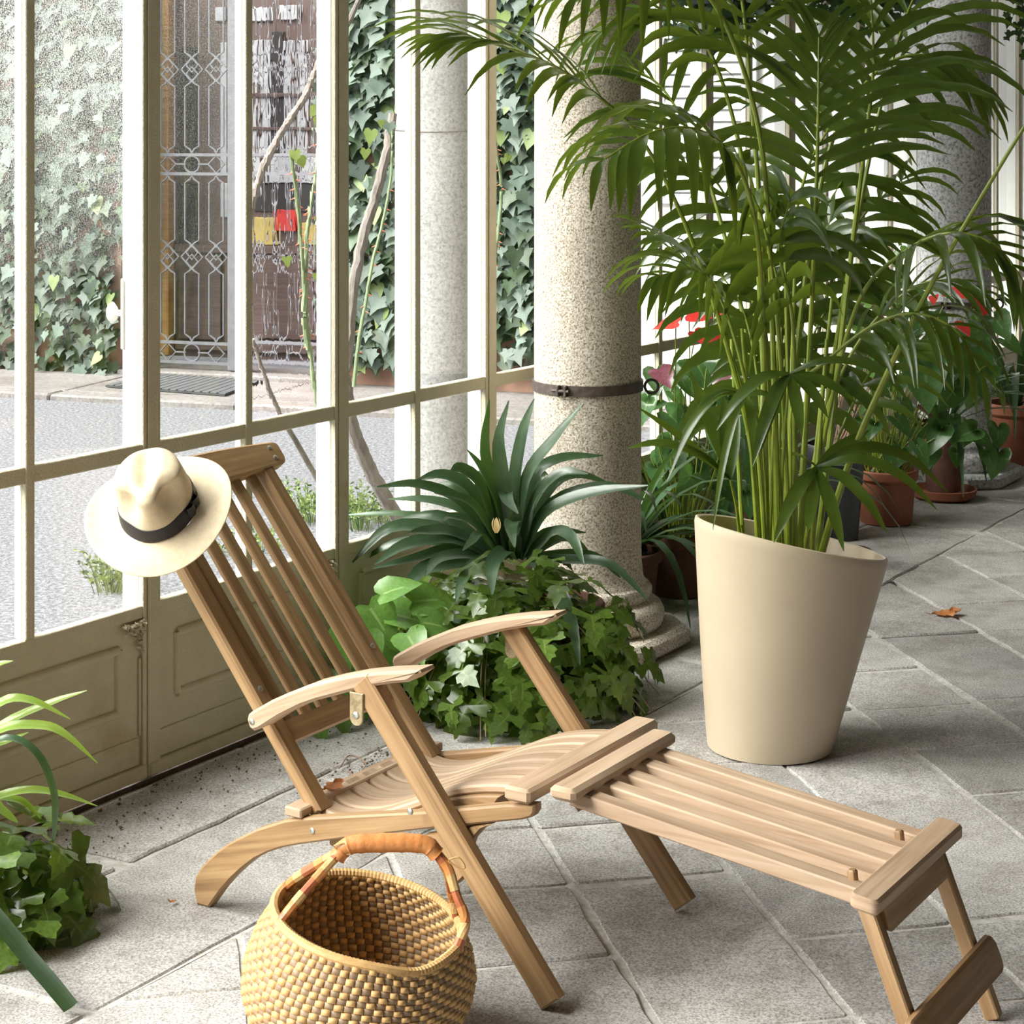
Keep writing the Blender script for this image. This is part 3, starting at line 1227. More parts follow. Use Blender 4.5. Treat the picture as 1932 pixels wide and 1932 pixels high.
# ---------------------------------------------------------------- fallen leaves on the floor
M['dry_leaf'] = leafmat('dry_leaf', (.34, .12, .03), (.50, .20, .06), .6, .2, (.6, .25, .08), None, .1)


def dry_leaf(p, size, rot, label, seed):
    rr = random.Random(seed)
    mb = MB()
    nn = 13
    vs_, fs = [], []
    rot3 = Matrix.Rotation(rot, 3, 'Z')
    for i in range(nn):
        u = i / (nn - 1)
        lob = 1 + .28 * math.sin(u * 21 + seed)
        w = size * .36 * max(.02, math.sin(math.pi * u)) ** .8 * lob
        for j in range(7):
            v = (j - 3) / 3
            x = (u - .5) * size + size * .06 * v * v
            y = v * w
            roll = 1.15 * v * (.6 + .4 * math.sin(u * 6 + seed))
            z = .006 + size * .11 * (1 - math.cos(roll)) * 1.6 + size * .05 * math.sin(u * 9 + v * 4 + seed) ** 2 + rr.uniform(0, .03) * size + size * .16 * (u - .45) ** 2
            vs_.append(p + rot3 @ V((x, y * (.55 + .45 * math.cos(roll)), z)))
    for i in range(nn - 1):
        for j in range(6):
            a = i * 7 + j
            fs.append((a, a + 1, a + 8, a + 7))
    mb.add(vs_, fs)
    b = mb.build('dry_leaf', M['dry_leaf'], base=p, smooth=60)
    st = MB().tube([p + Matrix.Rotation(rot, 3, 'Z') @ V((-size * .5, 0, .010)), p + Matrix.Rotation(rot, 3, 'Z') @ V((-size * .68, size * .08, .016))], [.0015, .001], 5)
    st.build('stalk', M['dry_leaf'], b)
    return tag(b, label, 'leaf')


dry_leaf(GP(1784, 1163), .105, .25, 'curled rust brown dry leaf on the paving beyond the planter', 3)
dry_leaf(GP(326, 1707), .018, .9, 'tiny brown dry leaf on the paving by the chair foot', 5)
dl = C(.245, .12, .262)
dry_leaf(V((dl.x, dl.y, .2595)), .060, .95, 'yellowish dry leaf lying on the rear of the chair seat', 9)
# ---------------------------------------------------------------- courtyard outside the glass
M['gravel'] = surf('grey_gravel', [(.28, (.055, .055, .062)), (.5, (.14, .14, .15)), (.72, (.25, .25, .265))], 48, .9, .6, 55, detail=3, bdist=.02)
M['kerb'] = granite('kerb_stone', (.13, .12, .115), (.18, .165, .16), (.225, .21, .20), 40, (2.0, (.8, .75, .7), .45, .65))
M['facade'] = surf('ochre_plaster', [(.3, (.24, .13, .085)), (.7, (.34, .20, .14))], 2.2, .95, .3, 25)
M['pale_facade'] = surf('pale_plaster', [(.3, (.80, .78, .75)), (.7, (.90, .89, .87))], 2.2, .95, .2, 25)
M['dark_wood'] = wood('dark_door_wood', (.05, .030, .024), (.085, .055, .045), (.12, .08, .065))
M['ochre_wood'] = wood('ochre_jamb_wood', (.34, .18, .05), (.46, .26, .085), (.54, .33, .13))
M['gate'] = plain('grey_gate_paint', (.13, .128, .138), .5)
M['white'] = plain('white_paint', (.80, .81, .80), .5)
M['black'] = plain('dark_reflection', (.02, .018, .016), .45)
M['red'] = plain('red_card', (.5, .03, .025), .5)
M['yellow'] = plain('yellow_card', (.36, .28, .08), .5)
M['rubber'] = surf('black_rubber', [(.3, (.018, .018, .02)), (.7, (.045, .045, .05))], 30, .7, .2)
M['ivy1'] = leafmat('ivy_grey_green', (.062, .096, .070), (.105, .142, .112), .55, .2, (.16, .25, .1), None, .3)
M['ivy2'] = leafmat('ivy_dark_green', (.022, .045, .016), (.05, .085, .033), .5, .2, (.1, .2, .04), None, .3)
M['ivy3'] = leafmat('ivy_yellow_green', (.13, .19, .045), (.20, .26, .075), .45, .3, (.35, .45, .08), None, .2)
M['bark'] = surf('grey_bark', [(.3, (.11, .09, .075)), (.7, (.24, .21, .185))], 30, .9, .8, 40, stretch=(1, 1, .25))
M['cane'] = surf('green_cane', [(.3, (.12, .17, .08)), (.7, (.20, .25, .13))], 20, .6, .2)
M['thorn'] = plain('red_thorn', (.50, .16, .09), .5)

FO = V((-2.38, 12.85))
FE = V((.946, -.323)).normalized()
FM = V((-FE.y * -1 * -1, -FE.x)).normalized()     # towards the viewer
FM = V((FE.y, -FE.x)).normalized()


def F(k, m, z):
    p = FO + FE * k + FM * m
    return V((p.x, p.y, z))


def KF(x, m=0.0):
    a = (x - CX) / FPX
    p = FO + FM * m
    return (a * p.y - p.x) / (FE.x - a * FE.y)


def FZ(x, y, m=0.0):
    """height on the facade at photo pixel"""
    Y = F(KF(x, m), m, 0).y
    return EYE - (y - CY) / FPX * Y


tag(MB().box((-9, -16, -.10), (12, -.055, -.020), lambda t, n, z: W(t, n, z)).build('ground', M['gravel'], smooth=False), kind='structure')
kerb = tag(MB().box((-9, 0, -.15), (5.4, 1.02, -.005), F, 0, .0).build('pavement', M['kerb'], smooth=False), kind='structure')
k = -6.0
while k < 5.2:                                        # edging stones of the pavement
    k2 = k + R.uniform(.9, 1.3)
    MB().box((k + .004, .88, -.10), (k2 - .004, 1.07, .020 + R.uniform(-.003, .003)), F, 0, .012).build('kerb_stone', M['kerb'], kerb)
    MB().box((k + .004, .0, -.10), (k2 - .004, .874, .018 + R.uniform(-.003, .003)), F, 0, .008).build('kerb_stone', M['kerb'], kerb)
    k = k2
kd0, kd1 = min(KF(284), KF(284, -.40)), KF(611)
KW = KF(1190)
fa = MB()
fa.box((-9, -.45, -.1), (kd0, 0, 6.2), F)
fa.box((kd1, -.45, -.1), (KW, 0, 6.2), F)
fa.box((kd0, -.45, 3.3), (kd1, 0, 6.2), F)
tag(fa.build('wall_facade', M['facade'], smooth=False), kind='structure')
tag(MB().box((KW, -.45, -.1), (9, .02, 6.2), F).build('wall_pale', M['pale_facade'], smooth=False), kind='structure')
tag(MB().box((kd0, -.45, -.05), (kd1, .06, .050), F, 0, .01).build('trim_2', M['kerb'], smooth=False), kind='structure')

# dark timber door behind the gate
door = root('door_16', F((kd0 + kd1) / 2, -.5, 0), kind='structure')
DM = -.40
MB().box((kd0, DM - .06, .10), (kd1, DM, 3.3), F).build('leaf', M['dark_wood'], door, smooth=False)
for a, b in ((286, 330),):
    MB().box((KF(a, DM), DM, .105), (KF(b, DM), DM + .10, 3.3), F, 0, .01).build('jamb', M['ochre_wood'], door)


def on_door(name, x0, y0, x1, y1, mat, dep=.02):
    k0, k1 = KF(x0, DM), KF(x1, DM)
    MB().box((k0, DM, FZ((x0 + x1) / 2, y1, DM)), (k1, DM + dep, FZ((x0 + x1) / 2, y0, DM)), F, 0, .004).build(name, mat, door)


M['pane_reflection'] = plain('grey_reflection', (.36, .37, .38), .7)  # bright reflections in the door glass put into a flat grey colour
for (x0, y0, x1, y1) in ((408, 14, 428, 40), (476, 14, 514, 40), (530, 10, 566, 38), (476, 76, 512, 290), (418, 80, 430, 330), (538, 76, 580, 300), (476, 296, 604, 345), (418, 345, 432, 410)):
    on_door('door_pane', x0, y0, x1, y1, M['pane_reflection'])
for (x0, y0, x1, y1) in ((513, 60, 537, 330), (476, 346, 604, 400), (340, 90, 372, 330), (338, 345, 374, 460)):  # dark reflections and recesses put in as flat dark panes
    on_door('dark_pane', x0, y0, x1, y1, M['black'], .012)
for (x0, y0, x1, y1) in ((488, 76, 493, 290), (556, 76, 561, 300), (476, 176, 604, 184), (476, 240, 604, 246), (500, 296, 505, 345), (560, 296, 566, 345)):  # dark bars added for the dark streaks in the reflections
    on_door('dark_bar', x0, y0, x1, y1, M['dark_wood'], .035)
on_door('red_notice', 527, 396, 562, 436, M['red'], .03)
on_door('yellow_board', 478, 410, 526, 462, M['yellow'], .016)
on_door('yellow_board', 563, 420, 604, 462, M['yellow'], .016)
for (x0, y0, x1, y1) in ((340, 480, 420, 640), (484, 480, 600, 640)):
    on_door('door_panel', x0, y0, x1, y1, M['dark_wood'], .03)
for y in (470, 655):
    on_door('door_rail', 335, y - 8, 606, y + 8, M['dark_wood'], .04)


# wrought iron gate, two leaves
def gate_leaf(xa, xb, label, stile_right):
    m = -.08
    ka, kb = KF(xa, m), KF(xb, m)
    g = root('iron_gate', F((ka + kb) / 2, m, .05), label, 'gate', 'wrought iron gate leaves in the doorway')
    zt = 2.75
    sw = .085
    fr = M['gate']
    MB().box((kb - sw if stile_right else kb - .03, m - .02, .058), (kb, m + .02, zt), F, 0, .004).build('stile', fr, g)
    MB().box((ka, m - .02, .058), (ka + .03, m + .02, zt), F, 0, .004).build('stile', fr, g)
    a, b = ka + .03, kb - (sw if stile_right else .03)
    zr = [FZ((xa + xb) / 2, y, m) for y in (292, 328, 647, 684)]
    for z in zr + [zt - .02]:
        MB().box((a, m - .008, z - .010), (b, m + .008, z + .010), F).build('rail', fr, g, smooth=False)
    nb = 3
    w = (b - a) / nb
    P = lambda k, z: F(k, m, z)
    upv = V((FM.x, FM.y, 0))

    def bar(pts, r=.0075, closed=False):
        MB().tube([P(*q) for q in pts], r, 6, up=upv).build('bar', fr, g)

    def loop(kc, za, zb):
        h = w * .29
        q = h * .55
        pts = [(kc, za), (kc - q * .5, za + q * .9), (kc - h, za + q * 1.7), (kc - h, zb - q * 1.7), (kc - q * .5, zb - q * .9), (kc, zb)]
        bar(pts)
        bar([(2 * kc - x, z) for x, z in pts])

    def lozenge(kc, zc, hw, hh_):
        bar([(kc - hw, zc), (kc, zc + hh_), (kc + hw, zc), (kc, zc - hh_), (kc - hw, zc)], .007)
    zd = [FZ((xa + xb) / 2, y, m) for y in (131, 485)]
    for i in range(nb):
        kc = a + w * (i + .5)
        loop(kc, zr[3] + 0 * .01 + (zr[2] - zr[3]) + .008, zd[1] - .065)
        loop(kc, zd[1] + .065, zr[1] - .010)
        loop(kc, zr[0] + .010, zd[0] - .065)
        loop(kc, zd[0] + .065, zt - .04)
        for z in zd:
            lozenge(kc, z, w * .44, .085)
            lozenge(kc, z + .030, w * .24, .048)
            lozenge(kc, z - .030, w * .24, .048)
        for z0, z1 in ((zr[0], zr[1]), (zr[2], zr[3])):
            zc = (z0 + z1) / 2
            if i == 1:
                hr = abs(z0 - z1) * .44
                bar([(kc + hr * math.cos(x), zc + hr * math.sin(x)) for x in [2 * math.pi * q / 16 for q in range(17)]], .0075)
            else:
                lozenge(kc, zc, w * .33, abs(z0 - z1) * .46)
    for z0, z1 in ((zr[0], zr[1]), (zr[2], zr[3])):
        zc = (z0 + z1) / 2
        bar([(a, zc), (a + w * .17, zc)], .006)
        bar([(a + w * .83, zc), (a + w * 1.25, zc)], .006)
        bar([(a + w * 1.75, zc), (a + w * 2.17, zc)], .006)


gate_leaf(287, 453, 'grey wrought iron gate leaf with a broad flat stile in the ochre doorway', True)
gate_leaf(456, 609, 'grey wrought iron gate leaf seen through the rippled pane', False)

# ribbed rubber mat before the gate
q = [GP(x, y, .032) for x, y in ((199, 727), (291, 706), (494, 718), (424, 744))]
mt = root('door_mat', (q[0] + q[2]) / 2 - UP * .01, 'black ribbed rubber mat on the pavement before the gate', 'mat')
MB().add([V((p.x, p.y, .0215)) for p in q] + [V((p.x, p.y, .032)) for p in q], [(3, 2, 1, 0), (4, 5, 6, 7), (0, 1, 5, 4), (1, 2, 6, 5), (2, 3, 7, 6), (3, 0, 4, 7)]).build('base', M['rubber'], mt, smooth=False)
rb = MB()
for k in range(1, 36):
    u = k / 36
    a, b = q[0].lerp(q[3], .03).lerp(q[1].lerp(q[2], .03), u), q[3].lerp(q[0], .03).lerp(q[2].lerp(q[1], .03), u)
    a, b = q[0].lerp(q[1], u), q[3].lerp(q[2], u)
    rb.tube([V((a.x, a.y, .033)), V((b.x, b.y, .033))], .006, 5)
for k in range(1, 15):
    u = k / 15
    a, b = q[0].lerp(q[3], u), q[1].lerp(q[2], u)
    rb.tube([V((a.x, a.y, .034)), V((b.x, b.y, .034))], .006, 5)
tag(rb.build('ribs', M['rubber'], mt), 'rubber ribs', kind='stuff')

# white louvred shutter on the pale wall
xs0, xs1 = 1236, 1428
ks0, ks1 = KF(xs0, .05), KF(xs1, .05)
zs0, zs1 = FZ(1330, 385, .05), 2.66
sh = root('louvred_shutter', F((ks0 + ks1) / 2, .04, zs0), 'white louvred shutter on the pale wall behind the palm', 'shutter')
for a, b in ((ks0, ks0 + .06), (ks1 - .06, ks1)):
    MB().box((a, .022, zs0), (b, .06, zs1), F, 0, .004).build('shutter_stile', M['white'], sh)
z = zs0
while z < zs1 - .05:
    MB().box((ks0 + .06, .024, z), (ks1 - .06, .044, z + .062), lambda k, m, z_, zz=z: F(k, m + .022 * (zz + .062 - z_) / .062, z_), 0, .003).build('slat', M['white'], sh)
    z += .072


# ---------------------------------------------------------------- ivy
def ivy_mesh(name, mat, lobes):
    vs_ = [V((0, 0, 0.0))]
    for x, y in lobes:
        vs_.append(V((x, y, .10 * abs(x) - .06 * y * y)))
    n = len(lobes)
    mb = MB().add(vs_, [(0, 1 + i, 1 + (i + 1) % n) for i in range(n)], 0, [[(0, .5)] * 3] * n)
    return mb.mesh(name, mat, 60)


IVY = [(0, .10), (.18, .28), (.42, .22), (.36, .0), (.58, -.12), (.34, -.32), (.20, -.42), (0, -.85), (-.20, -.42), (-.34, -.32), (-.58, -.12), (-.36, .0), (-.42, .22), (-.18, .28)]
HEART = [(0, .12), (.2, .3), (.42, .2), (.46, -.05), (.30, -.4), (0, -.85), (-.30, -.4), (-.46, -.05), (-.42, .2), (-.2, .3)]
ivy_me = {m_: ivy_mesh('ivy_leaf_' + m_, M[m_], IVY if m_ != 'ivy3' else HEART) for m_ in ('ivy1', 'ivy2', 'ivy3')}


def leaf_matrix(p, nrm, down, size, roll):
    z = nrm.normalized()
    y = -(down - z * down.dot(z))
    y = y.normalized() if y.length > 1e-4 else V((0, 1, 0))
    y = Matrix.Rotation(roll, 3, z) @ y
    x = y.cross(z)
    m = frame(x, y, z, p)
    return m @ Matrix.Scale(size, 4)


def ivy_patch(label, region, n_ind, n_stuff, dens, seed, sizes=(.075, .125)):
    rr = random.Random(seed)
    pts = []
    while len(pts) < n_ind + n_stuff:
        x, y = region(rr)
        if len(pts) >= n_stuff and not (-15 < x < 1015 and not 745 < x < 905):
            continue
        if rr.random() > dens(x, y):
            continue
        pts.append((x, y))
    xs = sum(p[0] for p in pts) / len(pts)
    base = F(KF(xs), .06, .06)
    g = root('ivy', base, label, 'ivy')
    st = MB()
    mats = ['ivy1', 'ivy2', 'ivy3']
    for i, (x, y) in enumerate(pts):
        front = i >= n_stuff
        m = rr.uniform(.10, .17) if front else rr.uniform(.03, .10)
        p = F(KF(x, m), m, FZ(x, y, m))
        nrm = V((FM.x + rr.uniform(-.5, .5), FM.y + rr.uniform(-.3, .3), rr.uniform(.15, .9)))
        mw = leaf_matrix(p, nrm, V((rr.uniform(-.4, .4), 0, -1)), rr.uniform(*sizes), rr.uniform(-.4, .4))
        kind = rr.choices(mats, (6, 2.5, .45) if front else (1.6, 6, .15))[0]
        if front:
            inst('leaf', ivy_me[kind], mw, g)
        else:
            me = IVY
            vs_ = [mw @ V((0, 0, 0))] + [mw @ V((a, b, .10 * abs(a) - .06 * b * b)) for a, b in me]
            nl = len(me)
            st.add(vs_, [(0, 1 + j, 1 + (j + 1) % nl) for j in range(nl)], mats.index(kind), [[(0, .5)] * 3] * nl)
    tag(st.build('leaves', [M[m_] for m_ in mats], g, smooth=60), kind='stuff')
    return g


def d_left(x, y):
    # bare ochre patch in the lower right of this part of the wall
    if x > 215 and y > 440:
        return .05
    return 1 if y < 640 - max(0, (x - 120)) * .1 else .75


ivy_patch('ivy covering the ochre wall on the door-knob side of the gate', lambda r_: (r_.uniform(-460, 252), r_.uniform(-60, 706)), 170, 2800, d_left, 11)
ivy_patch('ivy covering the wall between the gate and the granite column', lambda r_: (r_.uniform(612, 1165), r_.uniform(-60, 690)), 290, 2500, lambda x, y: 1 if y < 600 else .6, 12, (.085, .15))


# ---------------------------------------------------------------- climbing rose and vine outside the glass
def wall_out(x, n_):
    t = TW(x, n_)
    return W(t, n_, 0).y


def cane(name, pts, r, mat, label, cat, n_=-.42, thorns=0, leaves=(), group=None, seed=1):
    rr = random.Random(seed)
    P3 = [PX(x, y, wall_out(x, n_) + (q[0] if q else 0)) for x, y, *q in pts]
    sp = spline(P3, 6)
    nn = len(sp)
    sp = [p + V((rr.uniform(-.3, .3), 0, rr.uniform(-.3, .3))) * r * .5 for p in sp]
    rs = r if isinstance(r, list) else None
    g = root(name, sp[-1] if sp[-1].z < sp[0].z else sp[0], label, cat, group)
    MB().tube(sp, [r * (.75 + .5 * i / nn) for i in range(nn)], 8).build('stem', mat, g)
    for i in range(thorns):
        k = rr.uniform(.05, .95) * (nn - 2)
        p = sp[int(k)].lerp(sp[int(k) + 1], k % 1)
        d = V((rr.choice((-1, 1)), rr.uniform(-.5, .2), -.35)).normalized()
        MB().tube([p + d * r * .5, p + d * (r + .014)], [.0035, .0006], 5).build('thorn', M['thorn'], g)
    for (x, y, s, kind) in leaves:
        p = PX(x, y, wall_out(x, n_) - .02)
        inst('leaf', ivy_me[kind], leaf_matrix(p, V((rr.uniform(-.4, .4), -1, rr.uniform(-.1, .5))), V((rr.uniform(-.5, .5), 0, -1)), s, 0), g)
    return g


cane('rose_branch', [(690, -30), (655, 45), (612, 95), (575, 180), (530, 250), (495, 320), (474, 385), (462, 430)], .0115, M['bark'],
     'pale brown branch tied slantwise across the rippled pane', 'branch', leaves=[(604, 165, .05, 'ivy1'), (596, 205, 0.041, 'ivy3')])
cane('rose_branch', [(476, 640), (492, 690), (520, 765), (556, 830), (604, 915), (630, 975), (660, 1052)], .0085, M['bark'],
     'thin brown branch slanting below the rippled pane', 'branch', seed=2)
cane('vine_trunk', [(742, 215), (728, 290), (708, 370), (682, 460), (664, 560), (655, 660), (652, 720), (662, 790), (682, 850), (705, 900), (748, 975), (770, 1030)], .021, M['bark'],
     'gnarled grey vine trunk outside the pane beside the outer column', 'trunk', n_=-.5, leaves=[(700, 250, 0.053, 'ivy3'), (690, 285, 0.038, 'ivy3'), (720, 230, 0.030, 'ivy3')], seed=3)
cane('rose_cane', [(548, 290), (560, 380), (568, 470), (575, 560), (582, 640), (592, 720), (604, 790), (616, 860)], .0075, M['cane'],
     'green thorny rose cane beside the red notice', 'cane', thorns=22, leaves=[(556, 288, 0.041, 'ivy3'), (540, 488, 0.034, 'ivy3'), (566, 300, 0.038, 'ivy3')], seed=4)
cane('rose_cane', [(602, 235), (594, 330), (580, 430), (576, 520), (573, 600), (580, 660)], .0065, M['cane'],
     'green thorny rose cane close to the pane edge', 'cane', thorns=18, leaves=[(600, 225, 0.038, 'ivy3'), (602, 190, .05, 'ivy1'), (598, 410, 0.026, 'ivy3'), (598, 520, 0.030, 'ivy3')], seed=5)
cane('rose_cane', [(740, 240), (738, 330), (722, 420), (704, 490), (690, 570), (676, 650), (668, 730)], .0055, M['cane'],
     'slender green cane in front of the vine trunk', 'cane', thorns=12, seed=6, leaves=[(735, 235, .045, 'ivy1')])
cane('rose_cane', [(930, 235), (938, 290), (946, 350), (942, 420), (934, 480), (928, 540)], .0065, M['cane'],
     'grey green thorny cane between outer column and granite column', 'cane', thorns=14, seed=8, n_=-.35, leaves=[(958, 295, 0.034, 'ivy3'), (950, 300, 0.026, 'ivy3'), (985, 365, .055, 'ivy1'), (955, 205, 0.030, 'ivy3')])

# unseen roof added outside to shade the far half of the room
tag(MB().box((2.25, -1.75, 2.72), (9.2, -.06, 2.84), lambda t, n, z: W(t, n, z)).build('ceiling_added_shade', M['shell'], smooth=False), kind='structure')
oc = root('outer_column', (-.305, 7.78, 0), 'pale granite column standing outside the glass', 'column')
MB().lathe([(.175, -.02), (.174, .3), (.173, 1.0), (.172, 1.8), (.170, 2.72)], (-.305, 7.78, 0), 40).build('shaft', M['column_out'], oc)
zc = EYE + (CY - 247) / FPX * 7.62
MB().tube([V((-.305, 7.78, 0)) + V((.1745 * math.cos(a), .1745 * math.sin(a), zc + .004 * math.cos(a * 2))) for a in [2 * math.pi * k / 32 for k in range(33)]], .002, 5, cap=False).build('wire', M['iron'], oc)


# weeds on the gravel along the glass
def weed(x, y, n, h, spread, seed, label):
    rr = random.Random(seed)
    p0 = GP(x, y, -.02)
    mb = MB()
    for i in range(n):
        a = rr.uniform(0, 6.28)
        d = V((math.cos(a), math.sin(a), 0))
        b = p0 + d * rr.uniform(0, spread)
        hh_ = h * rr.uniform(.4, 1)
        pts = [b, b + UP * hh_ * .5 + d * .02, b + UP * hh_ + d * rr.uniform(.02, .08)]
        mb.strip(pts, [.0015, .0012, .0004], V((0, -1, .2)), .2, rr.choice((0, 0, 1)))
        for j in range(5):
            q_ = pts[0].lerp(pts[2], rr.uniform(.3, 1)) 
            dd = V((rr.uniform(-1, 1), rr.uniform(-1, 1), rr.uniform(-.2, .8))).normalized()
            mb.strip([q_, q_ + dd * .012, q_ + dd * .022], [.001, .005, .0006], V((0, -1, .3)), .2, rr.choice((0, 0, 1)))
    g = root('weed_clump', p0, label, 'weed')
    tag(mb.build('foliage', [M['ivy3'], M['ivy2']], g, smooth=False), kind='stuff')


weed(215, 1118, 60, .16, .07, 1, 'small green weed on the gravel below the straw hat')
weed(590, 985, 80, .20, .12, 2, 'tuft of weeds on the gravel behind the chair back')
weed(470, 1045, 45, .10, .14, 3, 'low weeds on the gravel behind the back slats')
weed(725, 985, 70, .14, .14, 4, 'dry weeds at the foot of the vine trunk')
weed(680, 1000, 50, .22, .06, 5, 'upright weeds beside the vine trunk')
# ---------------------------------------------------------------- plants in the conservatory
M['palm'] = leafmat('palm_leaf', (.024, .046, .008), (.058, .096, .016), .24, .28, (.25, .36, .03), None, .28, 7)
M['palm_stem'] = surf('palm_stem', [(.3, (.13, .19, .014)), (.7, (.26, .31, .028))], 12, .4, .1)
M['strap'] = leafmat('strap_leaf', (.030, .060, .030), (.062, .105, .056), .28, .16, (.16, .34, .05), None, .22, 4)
M['strap_dark'] = leafmat('shaded_strap_leaf', (.010, .022, .008), (.022, .042, .014), .35, .08, (.05, .1, .02), None, 0, 4)  # shade on one front leaf put into its colour
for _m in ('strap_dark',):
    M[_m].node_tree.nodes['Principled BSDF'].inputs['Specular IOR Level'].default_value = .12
M['strap_lit'] = leafmat('sunlit_strap_leaf', (.20, .30, .06), (.30, .42, .11), .18, .45, (.62, .85, .06), None, .15, 4)  # sunlight on these leaves put into their colour
M['cissus'] = leafmat('grape_ivy_leaf', (.036, .075, .013), (.098, .155, .026), .22, .28, (.34, .48, .04), (.15, .20, .05), .5)
M['pothos'] = leafmat('broad_leaf', (.075, .175, .030), (.14, .27, .06), .28, .25, (.35, .55, .08), (.25, .38, .12), .2)
M['anth'] = leafmat('anthurium_leaf', (.030, .085, .028), (.075, .150, .045), .25, .22, (.25, .50, .08), (.14, .24, .08), .3)
M['spathe'] = leafmat('red_spathe', (.58, .035, .03), (.72, .06, .05), .22, .25, (.8, .08, .06), None, .15)
M['spathe_dark'] = leafmat('maroon_spathe', (.10, .03, .04), (.17, .06, .075), .25, .15, (.3, .06, .08), None, .15)
M['terra'] = surf('terracotta', [(.3, (.25, .08, .04)), (.7, (.34, .12, .06))], 8, .75, .2, 60)
M['terra_old'] = surf('old_terracotta', [(.3, (.09, .035, .022)), (.7, (.16, .065, .04))], 8, .8, .3, 60)
M['black_pot'] = plain('black_plastic', (.035, .036, .042), .4)
M['twig'] = surf('brown_twig', [(.3, (.20, .12, .08)), (.7, (.34, .22, .15))], 30, .8, .2)
M['petal'] = leafmat('cream_bud', (.72, .55, .25), (.85, .70, .40), .4, .3, (.9, .7, .3), None, .1)


def blade(pts, wmax, nrm, fold=.25, peak=.4, n_=3, tip=.06, base=.35):
    """strap or leaflet along a spline; widest at `peak`"""
    sp = spline(pts, n_)
    n = len(sp)
    w = []
    for i in range(n):
        u = i / (n - 1)
        if u < peak:
            k = base + (1 - base) * math.sin(math.pi / 2 * u / peak)
        else:
            q = (u - peak) / (1 - peak)
            k = tip + (1 - tip) * (1 - q ** 2.0)
        w.append(wmax * k)
    return MB().strip(sp, w, nrm, fold)


def leaflet(mb, p, d, side_axis, L, w, droop, rr, segs=6):
    """pinnate leaflet from p along d, hanging under its weight; blade widens along side_axis"""
    pts, g = [], V((0, 0, -1))
    cur, dirv = p.copy(), d.normalized()
    pts.append(cur.copy())
    st = L / segs
    for i in range(segs):
        dirv = (dirv + g * (droop * (i + .6) / segs * .62)).normalized()
        cur = cur + dirv * st
        pts.append(cur.copy())
    nr = []
    for i in range(len(pts)):
        t = (pts[min(i + 1, segs)] - pts[max(i - 1, 0)]).normalized()
        nn = side_axis.cross(t)
        if nn.length < .05:
            nn = V((0, -1, .3))
        if nn.z < 0:
            nn = -nn
        nr.append(nn.normalized())
    prof = [.30, .82, 1.0, .93, .74, .44, .05]
    mb.strip(pts, [w * prof[int(i / segs * 6)] for i in range(len(pts))], nr, .30)


palm = root('kentia_palm', pb_c + V((.03, 0, .36)), 'large feathery green palm growing in the beige planter', 'palm')
palm_rest = MB()
pc_count = [0]
PR = random.Random(21)


def frond(pts, t0, L, n, droop, stem_r=.0075, w=.016, ang=48, flat=0.0, last=True, asym=(1, 1)):
    n = max(6, int(n * .95))
    L, w = L * 1.2, w * 1.08
    droop *= 1.12
    P3 = spline([PX(*q) for q in pts], 10)
    N_ = len(P3)
    MBs = MB().tube(P3, [stem_r * (1.15 - .85 * i / N_) for i in range(N_)], 8)
    fr = MBs.build('frond', M['palm_stem'], palm)
    for i in range(n):
        u = t0 + (1 - t0) * i / max(1, n - 1)
        k = min(u * (N_ - 1), N_ - 1.001)
        p = P3[int(k)].lerp(P3[int(k) + 1], k % 1)
        T = (P3[min(int(k) + 2, N_ - 1)] - P3[max(int(k) - 1, 0)]).normalized()
        up = V((flat * .2, -.35, 1)).normalized()
        S = T.cross(up)
        if S.length < .25:
            S = T.cross(V((0, -1, .15)))
        S.normalize()
        q = i / max(1, n - 1)
        ll = L * (.62 + .38 * math.sin(math.pi * min(1, .15 + q * .95))) * (1 - .25 * q)
        for sgn in (-1, 1):
            a = math.radians(ang + PR.uniform(-9, 9) - 18 * (1 - q) + 22 * q)
            d = S * sgn * math.cos(a) + T * math.sin(a) + up * PR.uniform(.05, .22)
            Lq = ll * PR.uniform(.85, 1.12) * (asym[0] if sgn < 0 else asym[1])
            if Lq < .03:
                continue
            ww = w * PR.uniform(.8, 1.15) * (1 - .35 * q)
            if pc_count[0] < 298:
                mb = MB()
                leaflet(mb, p, d, T, Lq, ww, droop * PR.uniform(.8, 1.2), PR)
                mb.build('leaflet', M['palm'], fr, smooth='all')
                pc_count[0] += 1
            else:
                leaflet(palm_rest, p, d, T, Lq, ww, droop * PR.uniform(.8, 1.2), PR)
    return fr


def fan(stem, hub, tips, w=.020):
    """young frond: a few broad leaflets from one point; hub and tips are (x, y, Y)"""
    P3 = spline([PX(*q) for q in stem], 8)
    fr = MB().tube(P3, [.0055 * (1.1 - .5 * i / len(P3)) for i in range(len(P3))], 8).build('frond', M['palm_stem'], palm)
    h = PX(*hub)
    for (x, y, Y, lift) in tips:
        e = PX(x, y, Y)
        d = e - h
        m1 = h + d * .35 + UP * lift * d.length * .8
        m2 = h + d * .70 + UP * lift * d.length * .75
        mid = (m2 - h)
        nn = d.cross(UP).cross(d)
        nn = (nn.normalized() + V((0, -.8, .2))).normalized()
        blade([h, m1, m2, e], w * PR.uniform(.85, 1.15), nn, .3, .42, 4, .05, .25).build('leaflet', M['palm'], fr, smooth='all')
        pc_count[0] += 1


